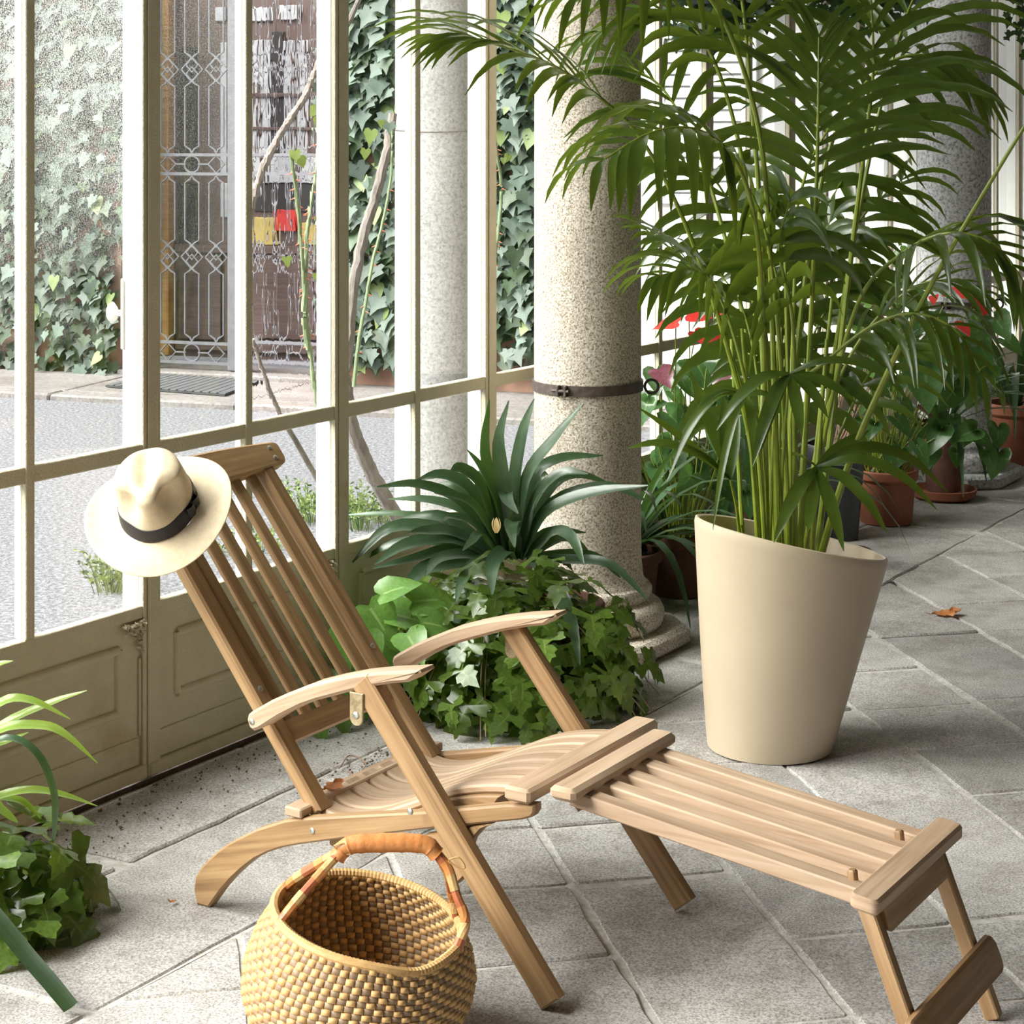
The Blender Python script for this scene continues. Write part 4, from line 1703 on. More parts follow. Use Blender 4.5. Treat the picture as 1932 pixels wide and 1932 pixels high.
# fans of the young fronds low in the clump
fan([(1490, 1150, 5.08), (1475, 1000, 5.02), (1478, 850, 4.95), (1490, 705, 4.88)], (1490, 705, 4.88),
    [(1662, 706, 4.8, .16), (1616, 762, 4.78, .10), (1562, 788, 4.74, .10), (1513, 824, 4.72, .05), (1436, 850, 4.74, .14), (1352, 812, 4.8, .20), (1420, 880, 4.72, .16)], .017)
fan([(1525, 1150, 5.1), (1535, 1000, 5.02), (1540, 882, 4.92)], (1540, 882, 4.92),
    [(1768, 962, 4.80, .22), (1674, 1006, 4.74, .16), (1592, 1040, 4.72, .06), (1524, 1004, 4.74, .0), (1460, 1024, 4.76, .10), (1640, 812, 5.0, .02), (1492, 858, 4.8, .05), (1790, 930, 4.95, .25)], .020)
fan([(1420, 1150, 5.1), (1396, 1010, 5.08), (1390, 960, 5.05), (1378, 905, 5.0)], (1378, 905, 5.0),
    [(1202, 768, 4.95, .02), (1183, 846, 4.92, .16), (1392, 772, 5.05, .04), (1366, 748, 5.1, .02), (1302, 700, 5.15, .02), (1248, 842, 4.9, .10)], .019)
fan([(1450, 1150, 5.05), (1440, 950, 5.0), (1430, 800, 4.95), (1408, 748, 4.9)], (1408, 748, 4.9),
    [(1258, 910, 4.8, .32), (1345, 1000, 4.78, .24), (1425, 890, 4.74, .22), (1300, 800, 4.85, .3), (1470, 760, 4.9, .2)], .013)
# the arching fronds, nearest first
frond([(1450, 1150, 5.1), (1445, 900, 5.0), (1440, 620, 4.85), (1425, 420, 4.75), (1385, 300, 4.7), (1315, 245, 4.65), (1230, 250, 4.6), (1140, 300, 4.55)], .62, .34, 11, .85, .0075, .021, 30)
frond([(1440, 1150, 5.14), (1425, 900, 5.12), (1385, 700, 5.1), (1300, 440, 5.05), (1215, 270, 5.0), (1133, 185, 4.95), (1040, 122, 4.9), (930, 82, 4.85), (880, 78, 4.82)], .62, .36, 15, .42, .0075, .0145, 50)
frond([(1470, 1150, 5.0), (1460, 700, 4.95), (1440, 300, 4.9), (1380, 70, 4.8), (1300, -40, 4.7), (1190, -60, 4.6), (1090, -10, 4.5)], .60, .34, 11, .85, .008, .016, 40)
frond([(1505, 1150, 5.1), (1520, 800, 5.05), (1535, 500, 5.0), (1543, 250, 5.0), (1545, 70, 5.02)], .66, .34, 13, .50, .0085, .014, 42)
frond([(1530, 1150, 5.15), (1575, 750, 5.2), (1610, 450, 5.25), (1635, 250, 5.3), (1648, 120, 5.3), (1640, -60, 5.3)], .58, .36, 12, .60, .0085, .017, 40)
frond([(1500, 1150, 5.2), (1560, 800, 5.1), (1620, 570, 5.0), (1700, 480, 4.9), (1790, 440, 4.8), (1880, 465, 4.75), (1950, 560, 4.7)], .52, .30, 12, .80, .0065, .014, 40)
frond([(1490, 1150, 5.1), (1492, 900, 5.05), (1500, 745, 5.0), (1560, 680, 4.95), (1650, 612, 4.9), (1730, 592, 4.85), (1805, 625, 4.8), (1850, 700, 4.78)], .52, .26, 10, .80, .006, .013, 40)
frond([(1500, 1150, 5.25), (1540, 850, 5.3), (1600, 680, 5.3), (1680, 575, 5.25), (1760, 530, 5.2), (1840, 550, 5.15)], .55, .24, 9, .6, .006, .012, 52)
frond([(1450, 1150, 5.0), (1430, 850, 4.95), (1400, 690, 4.9), (1360, 565, 4.85), (1310, 510, 4.8), (1245, 520, 4.75)], .55, .26, 9, .75, .006, .016, 40)
frond([(1455, 1150, 5.3), (1420, 850, 5.35), (1390, 700, 5.35), (1340, 560, 5.3), (1290, 490, 5.25), (1225, 440, 5.2)], .56, .22, 10, .45, .006, .011, 45)
frond([(1470, 1150, 5.2), (1450, 800, 5.25), (1435, 420, 5.3), (1420, 220, 5.3), (1400, 0, 5.3), (1370, -140, 5.3)], .70, .40, 11, .70, .009, .018, 38)
frond([(1520, 1150, 5.1), (1600, 880, 5.0), (1700, 650, 4.9), (1800, 460, 4.8), (1932, 240, 4.7), (2030, 90, 4.65)], .86, .34, 6, .5, .0095, .016, 45)
frond([(1490, 1150, 5.4), (1480, 800, 5.5), (1490, 500, 5.6), (1520, 330, 5.7), (1570, 230, 5.8)], .50, .42, 11, .75, .008, .022, 25)
frond([(1480, 1150, 5.3), (1500, 700, 5.4), (1560, 300, 5.45), (1650, 140, 5.5), (1750, 105, 5.5), (1840, 170, 5.5)], .55, .34, 11, .70, .008, .016, 42)
frond([(1460, 1150, 5.4), (1420, 700, 5.55), (1340, 350, 5.7), (1260, 180, 5.8), (1180, 120, 5.85)], .50, .36, 11, .55, .008, .016, 45)
frond([(1510, 1150, 5.3), (1570, 700, 5.45), (1640, 300, 5.55), (1700, 60, 5.6), (1760, -80, 5.7)], .55, .40, 11, .6, .008, .018, 40)
frond([(1480, 1150, 5.3), (1450, 700, 5.35), (1400, 300, 5.4), (1330, 80, 5.4), (1240, 20, 5.4), (1130, 60, 5.4)], .55, .36, 12, .65, .008, .015, 42)
frond([(1470, 1150, 5.35), (1440, 800, 5.5), (1420, 560, 5.6), (1390, 420, 5.7), (1340, 330, 5.75), (1270, 300, 5.8)], .45, .34, 11, .75, .007, .018, 32)
frond([(1500, 1150, 5.35), (1520, 800, 5.5), (1560, 560, 5.6), (1620, 420, 5.7), (1700, 340, 5.75)], .45, .34, 11, .75, .007, .018, 32)
frond([(1490, 1150, 5.0), (1480, 800, 4.95), (1462, 560, 4.9), (1440, 420, 4.88), (1400, 330, 4.85)], .60, .28, 8, .95, .007, .020, 20)
frond([(1500, 1150, 5.0), (1500, 800, 4.98), (1495, 600, 4.95), (1470, 470, 4.92), (1490, 380, 4.9)], .55, .28, 8, .95, .007, .018, 20)
frond([(1450, 1150, 5.3), (1440, 900, 5.35), (1430, 720, 5.4), (1400, 580, 5.45), (1345, 500, 5.5)], .42, .30, 10, .95, .006, .020, 25)
frond([(1480, 1150, 5.35), (1490, 900, 5.45), (1510, 720, 5.5), (1550, 600, 5.55), (1610, 540, 5.6)], .42, .30, 10, .95, .006, .020, 25)
frond([(1470, 1150, 5.35), (1470, 850, 5.45), (1475, 660, 5.5), (1468, 540, 5.5), (1445, 450, 5.5)], .40, .30, 10, .80, .006, .020, 40)
frond([(1490, 1150, 5.4), (1500, 850, 5.5), (1512, 640, 5.55), (1532, 500, 5.6), (1565, 420, 5.6)], .40, .32, 10, .80, .006, .020, 40)
frond([(1520, 1150, 5.3), (1560, 900, 5.4), (1610, 760, 5.45), (1670, 670, 5.5), (1740, 640, 5.5)], .50, .24, 9, .70, .005, .014, 40)
for (x0, x1, y1, dy) in ((1405, 1380, 640, .05), (1425, 1445, 560, .1), (1447, 1470, 600, -.05), (1460, 1430, 520, .12), (1480, 1500, 500, .0), (1512, 1570, 560, .08), (1498, 1480, 450, .1), (1436, 1400, 620, -.05), (1528, 1560, 640, -.04)):
    P3 = spline([PX(x0, 1150, 5.14 + dy), PX(x0 * .7 + x1 * .3, 950, 5.14 + dy), PX(x1, y1, 5.2 + dy * 2)], 6)
    MB().tube(P3, [.0075 * (1.1 - .5 * i / len(P3)) for i in range(len(P3))], 8).build('stalk', M['palm_stem'], palm)
tag(palm_rest.build('leaflets', M['palm'], palm, smooth='all'), kind='stuff')


def zp(x, y):
    """zoomed-crop point of the strap plant -> photo pixel"""
    return 600 + x * .3416, 660 + y * .3416


# ---------------------------------------------------------------- strap-leaved plant before the column
cv_c = V((.110, 5.62, 0))
strap = root('strap_leaved_plant', cv_c + V((0, 0, .26)), 'dark green strap-leaved plant fanning out before the granite column', 'plant')
SL = [
    ([(1030, 1150), (985, 850), (915, 560), (945, 275)], 0, .017), ([(1050, 1150), (1030, 820), (1000, 520), (1055, 280)], -.06, .017),
    ([(1070, 1150), (1085, 760), (1130, 470), (1195, 270)], .02, .016), ([(1090, 1150), (1150, 720), (1300, 500), (1465, 295)], -.05, .016),
    ([(1050, 1150), (990, 850), (900, 660), (822, 552)], -.10, .016), ([(1100, 1150), (1190, 720), (1340, 600), (1575, 585)], .05, .014),
    ([(1110, 1150), (1200, 830), (1340, 680), (1492, 685)], -.08, .014), ([(1120, 1150), (1260, 900), (1510, 790), (1822, 750)], -.18, .016),
    ([(1120, 1150), (1290, 850), (1600, 755), (1822, 838)], -.05, .014), ([(1110, 1150), (1270, 790), (1420, 690), (1612, 738)], .06, .013),
    ([(1030, 1150), (900, 760), (790, 660), (732, 668)], -.08, .018), ([(1020, 1150), (860, 790), (690, 690), (540, 722)], -.02, .015),
    ([(1000, 1150), (800, 850), (560, 745), (325, 757)], -.05, .014), ([(1010, 1150), (830, 910), (620, 830), (385, 825)], .05, .012),
    ([(1010, 1150), (760, 960), (440, 905), (130, 915)], .08, .009), ([(1000, 1150), (720, 930), (480, 950), (285, 1018)], .04, .014),
    ([(1000, 1150), (700, 1000), (400, 985), (190, 1175)], -.06, .017), ([(990, 1150), (740, 1040), (480, 1080), (312, 1186)], -.14, .017),
    ([(990, 1150), (760, 1095), (540, 1150), (298, 1208)], -.12, .013), ([(980, 1150), (800, 1130), (660, 1160), (592, 1252)], -.22, .015),
    ([(970, 1160), (720, 1180), (560, 1230), (458, 1372)], -.18, .020), ([(980, 1160), (880, 1170), (800, 1270), (762, 1392)], -.24, .014),
    ([(1070, 1150), (1030, 1110), (965, 1190), (962, 1352)], -.30, .019), ([(1090, 1150), (1085, 960), (1065, 980), (1086, 1092)], -.28, .017),
    ([(1150, 1150), (1300, 1010), (1400, 1040), (1468, 1188)], -.20, .016), ([(1170, 1160), (1280, 1250), (1390, 1480), (1445, 1742)], -.34, .017),
    ([(1160, 1160), (1390, 1160), (1620, 1190), (1832, 1392)], -.16, .013), ([(1150, 1150), (1340, 1040), (1430, 1070), (1500, 1120)], .02, .012),
    ([(1060, 1150), (1090, 940), (1040, 800), (1050, 840), (1105, 905)], -.16, .017), ([(1130, 1150), (1180, 930), (1210, 830), (1240, 790)], -.10, .010),
    ([(1010, 1150), (900, 900), (770, 760), (640, 745)], .06, .014), ([(1010, 1150), (860, 960), (730, 920), (690, 945)], -.12, .011),
    ([(1010, 1150), (900, 1020), (850, 1060), (798, 1110)], -.26, .011), ([(1120, 1150), (1230, 1030), (1330, 1000), (1480, 1010)], .05, .012),
    ([(1100, 1150), (1160, 930), (1230, 700), (1270, 690)], .10, .013), ([(1040, 1150), (960, 880), (900, 700), (860, 690)], .10, .014),
    ([(1150, 1150), (1400, 1130), (1560, 1160), (1670, 1260)], .02, .013), ([(1010, 1150), (760, 1010), (600, 1000), (500, 1010)], -.1, .014),
    ([(990, 1150), (640, 1060), (420, 1070), (200, 1190)], .04, .012), ([(1040, 1150), (930, 960), (820, 830), (640, 790)], -.14, .015),
]
for pts, dy, w in SL:
    n = len(pts)
    P3 = []
    for i, (x, y) in enumerate(pts):
        X, Yp = zp(x, y)
        P3.append(PX(X, Yp, 5.60 + dy * (i / (n - 1)) ** 1.2))
    e = P3[-1] - P3[0]
    nn = e.cross(UP).cross(e)
    nn = (nn.normalized() * .8 + V((0, -1, .25))).normalized() if nn.length > 1e-5 else V((0, -1, .3))
    blade(P3, w * 1.32, nn, .28, .45, 4, .10, .75).build('leaf', M['strap'], strap, smooth='all')
X, Yp = zp(985, 1010)
bp = PX(X, Yp, 5.42)
for k in range(4):
    a = k * 1.6
    d = V((math.cos(a) * .008, math.sin(a) * .008, 0))
    blade([bp + d * .4, bp + d * 1.3 + UP * .02, bp + d * .9 + UP * .042], .008, V((math.cos(a), math.sin(a), .1)), .3, .5, 4, .1, .5).build('bud', M['petal'], strap, smooth='all')


def clay_pot(name, c, r0, r1, h, mat, label, lip=True, soil=True):
    g = root(name, c, label, 'pot')
    pr = [(.001, 0), (r0, 0), (r0 + (r1 - r0) * .8, h * .80)]
    if lip:
        pr += [(r1 * 1.0, h * .80), (r1 * 1.06, h * .84), (r1 * 1.06, h * .98)]
    else:
        pr += [(r1, h * .97)]
    pr += [(r1 * 1.03, h), (r1 * .95, h), (r1 * .92, h * .88), (.001, h * .87)]
    MB().lathe(pr, c, 32).build('pot_wall', mat, g)
    if soil:
        MB().lathe([(r1 * .925, h * .885), (.001, h * .91)], c, 24).build('soil', M['soil'], g)
    return g


clay_pot('flower_pot', cv_c, .12, .155, .27, M['terra_old'], 'terracotta pot under the strap-leaved plant, hidden in grape ivy')

# ---------------------------------------------------------------- grape ivy mound
CIS = [(0, .06), (.10, .10), (.30, .20), (.50, .30), (.62, .22), (.60, .08), (.66, -.04), (.48, -.10), (.24, -.10), (.12, -.14), (.26, -.30), (.36, -.46), (.26, -.52), (.30, -.68), (.16, -.74), (0, -1.02),
       (-.16, -.74), (-.30, -.68), (-.26, -.52), (-.36, -.46), (-.26, -.30), (-.12, -.14), (-.24, -.10), (-.48, -.10), (-.66, -.04), (-.60, .08), (-.62, .22), (-.50, .30), (-.30, .20), (-.10, .10)]


def lobed_mesh(name, mat, out, cup=.16, arch=.22):
    """lobed leaf with a midrib: UV v is 0 on the rib"""
    cz = lambda x, y: cup * abs(x) - arch * (y + .1) ** 2
    rib = [(0, .02), (0, -.25), (0, -.5)]
    vs_ = [V((x, y, cz(x, y))) for x, y in rib] + [V((x, y, cz(x, y) + .03 * math.sin(9 * x + 7 * y))) for x, y in out]
    fs, us = [], []
    n = len(out)
    for i in range(n):
        j = (i + 1) % n
        ym = (out[i][1] + out[j][1]) / 2
        c = 0 if ym > -.12 else (1 if ym > -.38 else 2)
        fs.append((c, 3 + i, 3 + j))
        us.append([(.5, 0), (.5, 1), (.5, 1)])
        yn = out[j][1]
        c2 = 0 if (out[j][1] + out[(j + 1) % n][1]) / 2 > -.12 else (1 if (out[j][1] + out[(j + 1) % n][1]) / 2 > -.38 else 2)
        if c2 != c:
            fs.append((c, 3 + j, c2))
            us.append([(.5, 0), (.5, 1), (.5, 0)])
    return MB().add(vs_, fs, 0, us).mesh(name, mat, 'all')


cis_me = [lobed_mesh('grape_ivy_leaf', M['cissus'], CIS, .16, .22), lobed_mesh('grape_ivy_leaf', M['cissus'], CIS, .05, .38), lobed_mesh('grape_ivy_leaf', M['cissus'], [(x * 1.1, y) for x, y in CIS], -.08, .30)]


def mound(label, c, rx, ry, h, n_ind, n_stuff, seed, sizes, keep, vines=8):
    rr = random.Random(seed)
    g = root('grape_ivy', V((c.x, c.y, 0)), label, 'ivy')
    st = MB()
    i = 0
    guard = 0
    while i < n_ind + n_stuff and guard < 20000:
        guard += 1
        front = i >= n_stuff
        a = rr.uniform(0, 6.283)
        s = rr.random() ** .6
        el = rr.uniform(.02, 1.0)
        k = rr.uniform(.84, 1.14) if front else rr.uniform(.5, .88)
        x, y = rx * math.cos(a) * math.sqrt(1 - el * el * .96) * k, ry * math.sin(a) * math.sqrt(1 - el * el * .96) * k
        z = max(.012, h * el * k + .02 * mnoise.noise(V((x * 9, y * 9, seed))))
        p = V((c.x + x, c.y + y, z + .02))
        if not keep(p) or (front and y > ry * .55):
            continue
        nrm = V((x / rx, y / ry, el * .9 + .25)).normalized() + V((rr.uniform(-.5, .5), rr.uniform(-.6, .2), rr.uniform(-.2, .6)))
        dn = V((x, y, -.25 * rx)) * 1.0 + V((rr.uniform(-.2, .2), rr.uniform(-.2, .1), -.12)) * rx * 3
        mw = leaf_matrix(p, nrm, dn, rr.uniform(*sizes), rr.uniform(-.6, .6))
        me = cis_me[i % 3]
        if front:
            inst('leaf', me, mw, g)
        else:
            st.add([mw @ v.co for v in me.vertices], [tuple(f.vertices) for f in me.polygons], 0, [[(.5, .0), (.5, 1), (.5, 1)]] * len(me.polygons))
        i += 1
    tag(st.build('leaves', M['cissus'], g, smooth='all'), kind='stuff')
    for k in range(vines):
        a = rr.uniform(3.4, 6.1)
        pts = []
        for q in range(5):
            s = .25 + .9 * q / 4
            pts.append(V((c.x + rx * math.cos(a + q * .05) * s, c.y + ry * math.sin(a + q * .05) * s, max(.012, h * (1 - s * s * .75) + rr.uniform(-.02, .03)))))
        if all(keep(p) for p in pts):
            MB().tube(spline(pts, 4), .0013, 5).build('vine', M['twig'], g)
    return g


mound('mound of glossy grape ivy spilling onto the floor behind the chair', V((.0, 5.55)), .375, .36, .36, 298, 420, 31, (.05, .098),
      lambda p: tn(p)[1] > .05 and (V((p.x, p.y)) - V((.244, 6.155))).length > .30 and (V((p.x, p.y)) - V(cv_c.xy)).length > .02)
mound('grape ivy trailing low near the wall, below the sunlit strap leaves', V((-1.04, 3.98)), .17, .20, .19, 40, 40, 32, (.07, .125), lambda p: tn(p)[1] > .02, 3)

# loose tendrils on the floor by the chair
for k, pts in enumerate(([(640, 1450), (660, 1425), (690, 1440), (672, 1462), (655, 1455)], [(730, 1400), (770, 1395), (800, 1405), (770, 1420)])):
    P3 = spline([GP(x, y, .008) for x, y in pts], 5)
    v = MB().tube(P3, .0018, 5).build('dry_tendril', M['twig'], base=P3[0])
    tag(v, ('curled dry tendril on the paving behind the seat', 'dry tendril on the paving beside the grape ivy')[k], 'tendril')

# ---------------------------------------------------------------- broad-leaved plant by the wall
POT = [(0, .10), (.16, .22), (.34, .20), (.46, .02), (.45, -.22), (.34, -.48), (.18, -.74), (0, -1.0), (-.18, -.74), (-.34, -.48), (-.45, -.22), (-.46, .02), (-.34, .20), (-.16, .22)]
pot_me = lobed_mesh('broad_leaf', M['pothos'], POT, .22, .18)
bl = root('broad_leaved_plant', W(.80, .18, 0), 'bright green broad-leaved plant between the wall and the grape ivy', 'plant')
rr = random.Random(5)
for (x, y, s, roll, tilt) in ((700, 1150, .135, .5, .5), (745, 1160, .14, 1.1, .9), (785, 1135, .13, 1.6, .7), (690, 1205, .11, .2, .3), (720, 1240, .12, -.2, .4), (665, 1240, .11, .6, .4),
                              (740, 1215, .10, .9, .2), (650, 1190, .10, .2, .6), (770, 1200, .11, .7, .8), (800, 1175, .10, 1.3, .6), (635, 1270, .10, .4, .5), (690, 1290, .10, .1, .3), (725, 1120, .11, 2.2, .8),
                              (640, 1330, .09, .2, .3), (600, 1350, .08, .3, .3)):
    Yd = min(5.36, W(TW(x), .10, 0).y - .08) + rr.uniform(-.10, .02)
    p = PX(x, y, Yd)
    if tn(p)[1] < .06:
        p = p + V((WN.x, WN.y, 0)) * (.06 - tn(p)[1])
    mw = leaf_matrix(p, V((rr.uniform(-.3, .3), -1 + tilt * .6, tilt)), V((0, 0, -1)), s, roll)
    inst('leaf', pot_me, mw, bl)
    q = V((bl.location.x, bl.location.y, .02))
    MB().tube(spline([q, (q + p) / 2 + UP * .05, p], 5), .0022, 5).build('leaf_stalk', M['palm_stem'], bl)

# ---------------------------------------------------------------- sunlit strap leaves at the frame edge
lp = V((-1.30, 3.85, 0))
ls = root('sunlit_strap_plant', lp + V((0, 0, .22)), 'strap-leaved plant with pale sunlit leaf tips reaching in front of the wall panel', 'plant')
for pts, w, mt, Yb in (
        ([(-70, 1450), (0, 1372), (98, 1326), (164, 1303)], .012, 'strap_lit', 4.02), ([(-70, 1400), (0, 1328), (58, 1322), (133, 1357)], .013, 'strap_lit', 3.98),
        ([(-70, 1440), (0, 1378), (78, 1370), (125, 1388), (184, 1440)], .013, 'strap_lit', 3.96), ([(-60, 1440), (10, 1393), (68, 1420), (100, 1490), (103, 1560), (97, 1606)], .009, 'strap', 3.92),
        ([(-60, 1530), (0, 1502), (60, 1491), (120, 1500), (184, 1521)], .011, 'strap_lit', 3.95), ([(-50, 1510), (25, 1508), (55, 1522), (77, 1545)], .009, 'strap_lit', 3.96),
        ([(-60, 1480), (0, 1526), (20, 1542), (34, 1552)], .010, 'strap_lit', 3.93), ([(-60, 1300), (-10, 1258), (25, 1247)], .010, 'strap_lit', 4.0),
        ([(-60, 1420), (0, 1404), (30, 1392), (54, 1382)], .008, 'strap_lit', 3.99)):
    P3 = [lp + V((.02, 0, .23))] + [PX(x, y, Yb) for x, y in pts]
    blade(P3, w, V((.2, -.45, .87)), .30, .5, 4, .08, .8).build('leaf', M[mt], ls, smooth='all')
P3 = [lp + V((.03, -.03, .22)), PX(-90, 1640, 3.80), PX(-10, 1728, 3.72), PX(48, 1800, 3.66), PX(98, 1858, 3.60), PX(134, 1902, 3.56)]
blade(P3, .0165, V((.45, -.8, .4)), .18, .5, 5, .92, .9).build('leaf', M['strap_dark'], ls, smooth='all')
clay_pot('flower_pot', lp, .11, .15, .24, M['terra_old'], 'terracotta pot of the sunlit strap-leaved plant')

# ---------------------------------------------------------------- potted plants along the wall beyond the palm
anth_me = lobed_mesh('anthurium_leaf', M['anth'], [(0, -.02), (.10, .22), (.30, .30), (.46, .14), (.48, -.12), (.36, -.46), (.18, -.76), (0, -1.0), (-.18, -.76), (-.36, -.46), (-.48, -.12), (-.46, .14), (-.30, .30), (-.10, .22)], .20, .20)
spa_me = lobed_mesh('spathe', M['spathe'], POT, .25, .10)
spd_me = lobed_mesh('spathe_dark', M['spathe_dark'], POT, .25, .10)


def more_leaves(g, c, n, box, sizes, seed):
    rr = random.Random(seed)
    for _ in range(n):
        p = PX(rr.uniform(box[0], box[2]), rr.uniform(box[1], box[3]), c.y + rr.uniform(-.12, .22))
        k = tn(p)[1]
        if k < .07:
            p += V((WN.x, WN.y, 0)) * (.07 - k)
        inst('leaf', anth_me, leaf_matrix(p, V((rr.uniform(-.7, .7), -.7, rr.uniform(.1, 1))), V((rr.uniform(-.6, .6), 0, -1)), rr.uniform(*sizes), rr.uniform(-.7, .7)), g)


def anthurium(label, c, leaves, flowers, stems, z0, mat=None, seed=1, rspread=.08):
    rr = random.Random(seed)
    g = root('anthurium', c + UP * z0, label, 'plant')
    for (x, y, dY, s, roll) in leaves:
        p = PX(x, y, c.y + dY)
        mw = leaf_matrix(p, V((rr.uniform(-.5, .5), -.8, rr.uniform(.2, 1))), V((0, 0, -1)), s, roll)
        inst('leaf', anth_me, mw, g)
        b = c + V((rr.uniform(-1, 1) * rspread, rr.uniform(-1, 1) * rspread, z0))
        MB().tube(spline([b, (b + p) / 2 + V((b.x - c.x, 0, .04)), p], 5), .0028, 5).build('stalk', M['palm_stem'], g)
    for (x, y, dY, s, roll, red) in flowers:
        p = PX(x, y, c.y + dY)
        nn = V((rr.uniform(-.6, .6), -.45, rr.uniform(.4, 1.2)))
        mw = leaf_matrix(p, nn, V((0, 0, -1)), s, roll)
        f = inst('spathe', spa_me if red else spd_me, mw, g)
        q = nn.normalized()
        MB().tube([p + q * .004, p + q * .02 + UP * .02, p + q * .03 + UP * .05], [.005, .0055, .002], 7).build('spadix', M['spathe'] if red else M['spathe_dark'], f)
        b = c + V((rr.uniform(-1, 1) * rspread, rr.uniform(-1, 1) * rspread, z0))
        MB().tube(spline([b, (b + p) / 2 + UP * .05, p], 5), .0024, 5).build('stalk', M['palm_stem'], g)
    for i in range(stems):
        a = rr.uniform(0, 6.28)
        b = c + V((math.cos(a) * rspread * rr.random(), math.sin(a) * rspread * rr.random(), z0))
        e = b + V((math.cos(a) * rr.uniform(.02, .16), math.sin(a) * rr.uniform(.02, .12), rr.uniform(.12, .38)))
        MB().tube(spline([b, b.lerp(e, .5) + UP * .03, e], 4), .0028, 5).build('stalk', M['palm_stem'], g)
    return g


c1 = V((1.588, 8.10, 0))
clay_pot('flower_pot', c1, .108, .128, .225, M['terra'], 'smooth terracotta pot standing on the paving behind the planter')
anthurium('green anthurium with red flowers in the smooth terracotta pot', c1,
          [(1745, 690, -.1, .20, .1), (1700, 640, 0, .16, .5), (1810, 650, .1, .18, -.6), (1860, 690, .1, .16, -.9), (1690, 790, -.1, .10, .4), (1650, 800, -.1, .08, -.3), (1770, 780, .0, .12, -.5),
           (1720, 560, .1, .12, .6), (1640, 720, 0, .12, .8), (1730, 840, -.15, .10, .2), (1700, 850, -.15, .09, -.4), (1800, 720, .1, .14, -.3), (1660, 640, .2, .12, .9), (1760, 600, .2, .13, .2), (1830, 620, .2, .14, .7)],
          [(1790, 555, .0, .10, 1.4, 1), (1838, 572, .0, .12, .2, 1), (1805, 615, -.05, .10, .3, 1), (1762, 560, .2, .05, .4, 1), (1735, 770, -.1, .07, .3, 0), (1665, 590, .2, .05, .3, 1), (1650, 605, .2, .04, .8, 1)], 44, .2, None, 4, .085)
more_leaves(bpy.data.objects['anthurium'], c1, 46, (1610, 590, 1900, 860), (.07, .14), 71)
c2 = V((.60, 6.85, 0))
clay_pot('flower_pot', c2, .10, .125, .22, M['terra_old'], 'dark terracotta pot in the shade behind the granite column')
anthurium('anthurium with red and maroon flowers behind the granite column', c2,
          [(1285, 715, 0, .07, .2), (1300, 770, 0, .10, .5), (1340, 760, 0, .11, -.4), (1260, 780, -.1, .10, .7), (1390, 740, .1, .11, .3), (1330, 700, .1, .08, 1.1), (1360, 800, -.1, .12, .1), (1270, 840, 0, .12, .4), (1310, 880, 0, .12, -.3),
           (1240, 880, 0, .10, .2), (1350, 900, .1, .12, .5), (1290, 690, .1, .06, -.5)],
          [(1300, 595, .0, .09, 1.5, 1), (1275, 610, -.05, .10, -1.2, 1), (1312, 628, .0, .07, .6, 1), (1340, 638, -.05, .09, 1.3, 1), (1365, 595, .1, .07, .3, 1), (1245, 700, -.05, .10, .6, 0), (1372, 700, -.1, .11, .1, 0), (1310, 715, 0, .07, 1.0, 0), (1350, 660, .1, .07, .3, 0), (1535, 580, .3, .05, .4, 1)],
          20, .2, None, 6, .06)


more_leaves(bpy.data.objects['anthurium.001'], c2, 46, (1222, 650, 1440, 1000), (.06, .12), 72)


def strap_clump(label, c, z0, n, L, seed, mat='strap', bias=V((0, 0, 0)), w=.016, droop=1.0, lift=1.0):
    rr = random.Random(seed)
    g = root('strap_leaved_plant', c + UP * z0, label, 'plant')
    for i in range(n):
        a = 2 * math.pi * i / n + rr.uniform(-.3, .3)
        d = (V((math.cos(a), math.sin(a), 0)) + bias).normalized()
        l = L * rr.uniform(.65, 1.1)
        e0 = rr.uniform(.25, 1.0)
        b = c + UP * z0 + d * .02
        P3 = [b]
        dv = (d * (1.1 - e0 * .75) + UP * (e0 + .25) * lift).normalized()
        for q in range(7):
            dv = (dv + V((0, 0, -1)) * droop * .085 * (q + 1) * (1.15 - e0 * .55)).normalized()
            nx = P3[-1] + dv * l / 7
            if nx.z < .012:
                nx.z = .012
            k = tn(nx)[1]
            if k < .035:
                nx += V((WN.x, WN.y, 0)) * (.035 - k)
            P3.append(nx)
        blade(P3[::1], w * rr.uniform(.8, 1.1), (UP + d * -.2), .28, .45, 1, .10, .75).build('leaf', M[mat], g, smooth='all')
    return g


strap_clump('dark strap-leaved plant crowding behind the granite column', V((.40, 6.63, 0)), .20, 40, .62, 41, bias=V((.25, -.1, 0)))
clay_pot('flower_pot', V((.40, 6.63, 0)), .09, .115, .20, M['terra_old'], 'small terracotta pot close behind the granite column')
strap_clump('dark strap-leaved plant with bending leaves behind the palm stems', V((.92, 7.30, 0)), .24, 36, .66, 42)
clay_pot('flower_pot', V((.92, 7.30, 0)), .10, .125, .24, M['terra_old'], 'shaded terracotta pot hidden behind the beige planter')
c3 = V((1.95, 8.62, 0))
clay_pot('flower_pot', c3 + UP * .035, .075, .105, .31, M['terra_old'], 'tall dark terracotta pot standing in a saucer')
sa = MB().lathe([(.001, 0), (.120, 0), (.140, .012), (.150, .045), (.143, .047), (.130, .018), (.001, .014)], c3, 32)
tag(sa.build('plant_saucer', M['terra'], base=c3), 'round terracotta saucer under the tall dark pot', 'saucer')
strap_clump('dark strap-leaved plant arching from the tall pot in the saucer', c3, .32, 24, .75, 43, bias=V((.35, -.25, 0)), droop=1.15)
c4 = V((2.52, 9.55, 0))
clay_pot('flower_pot', c4, .12, .15, .30, M['terra'], 'red terracotta pot beside the far column')
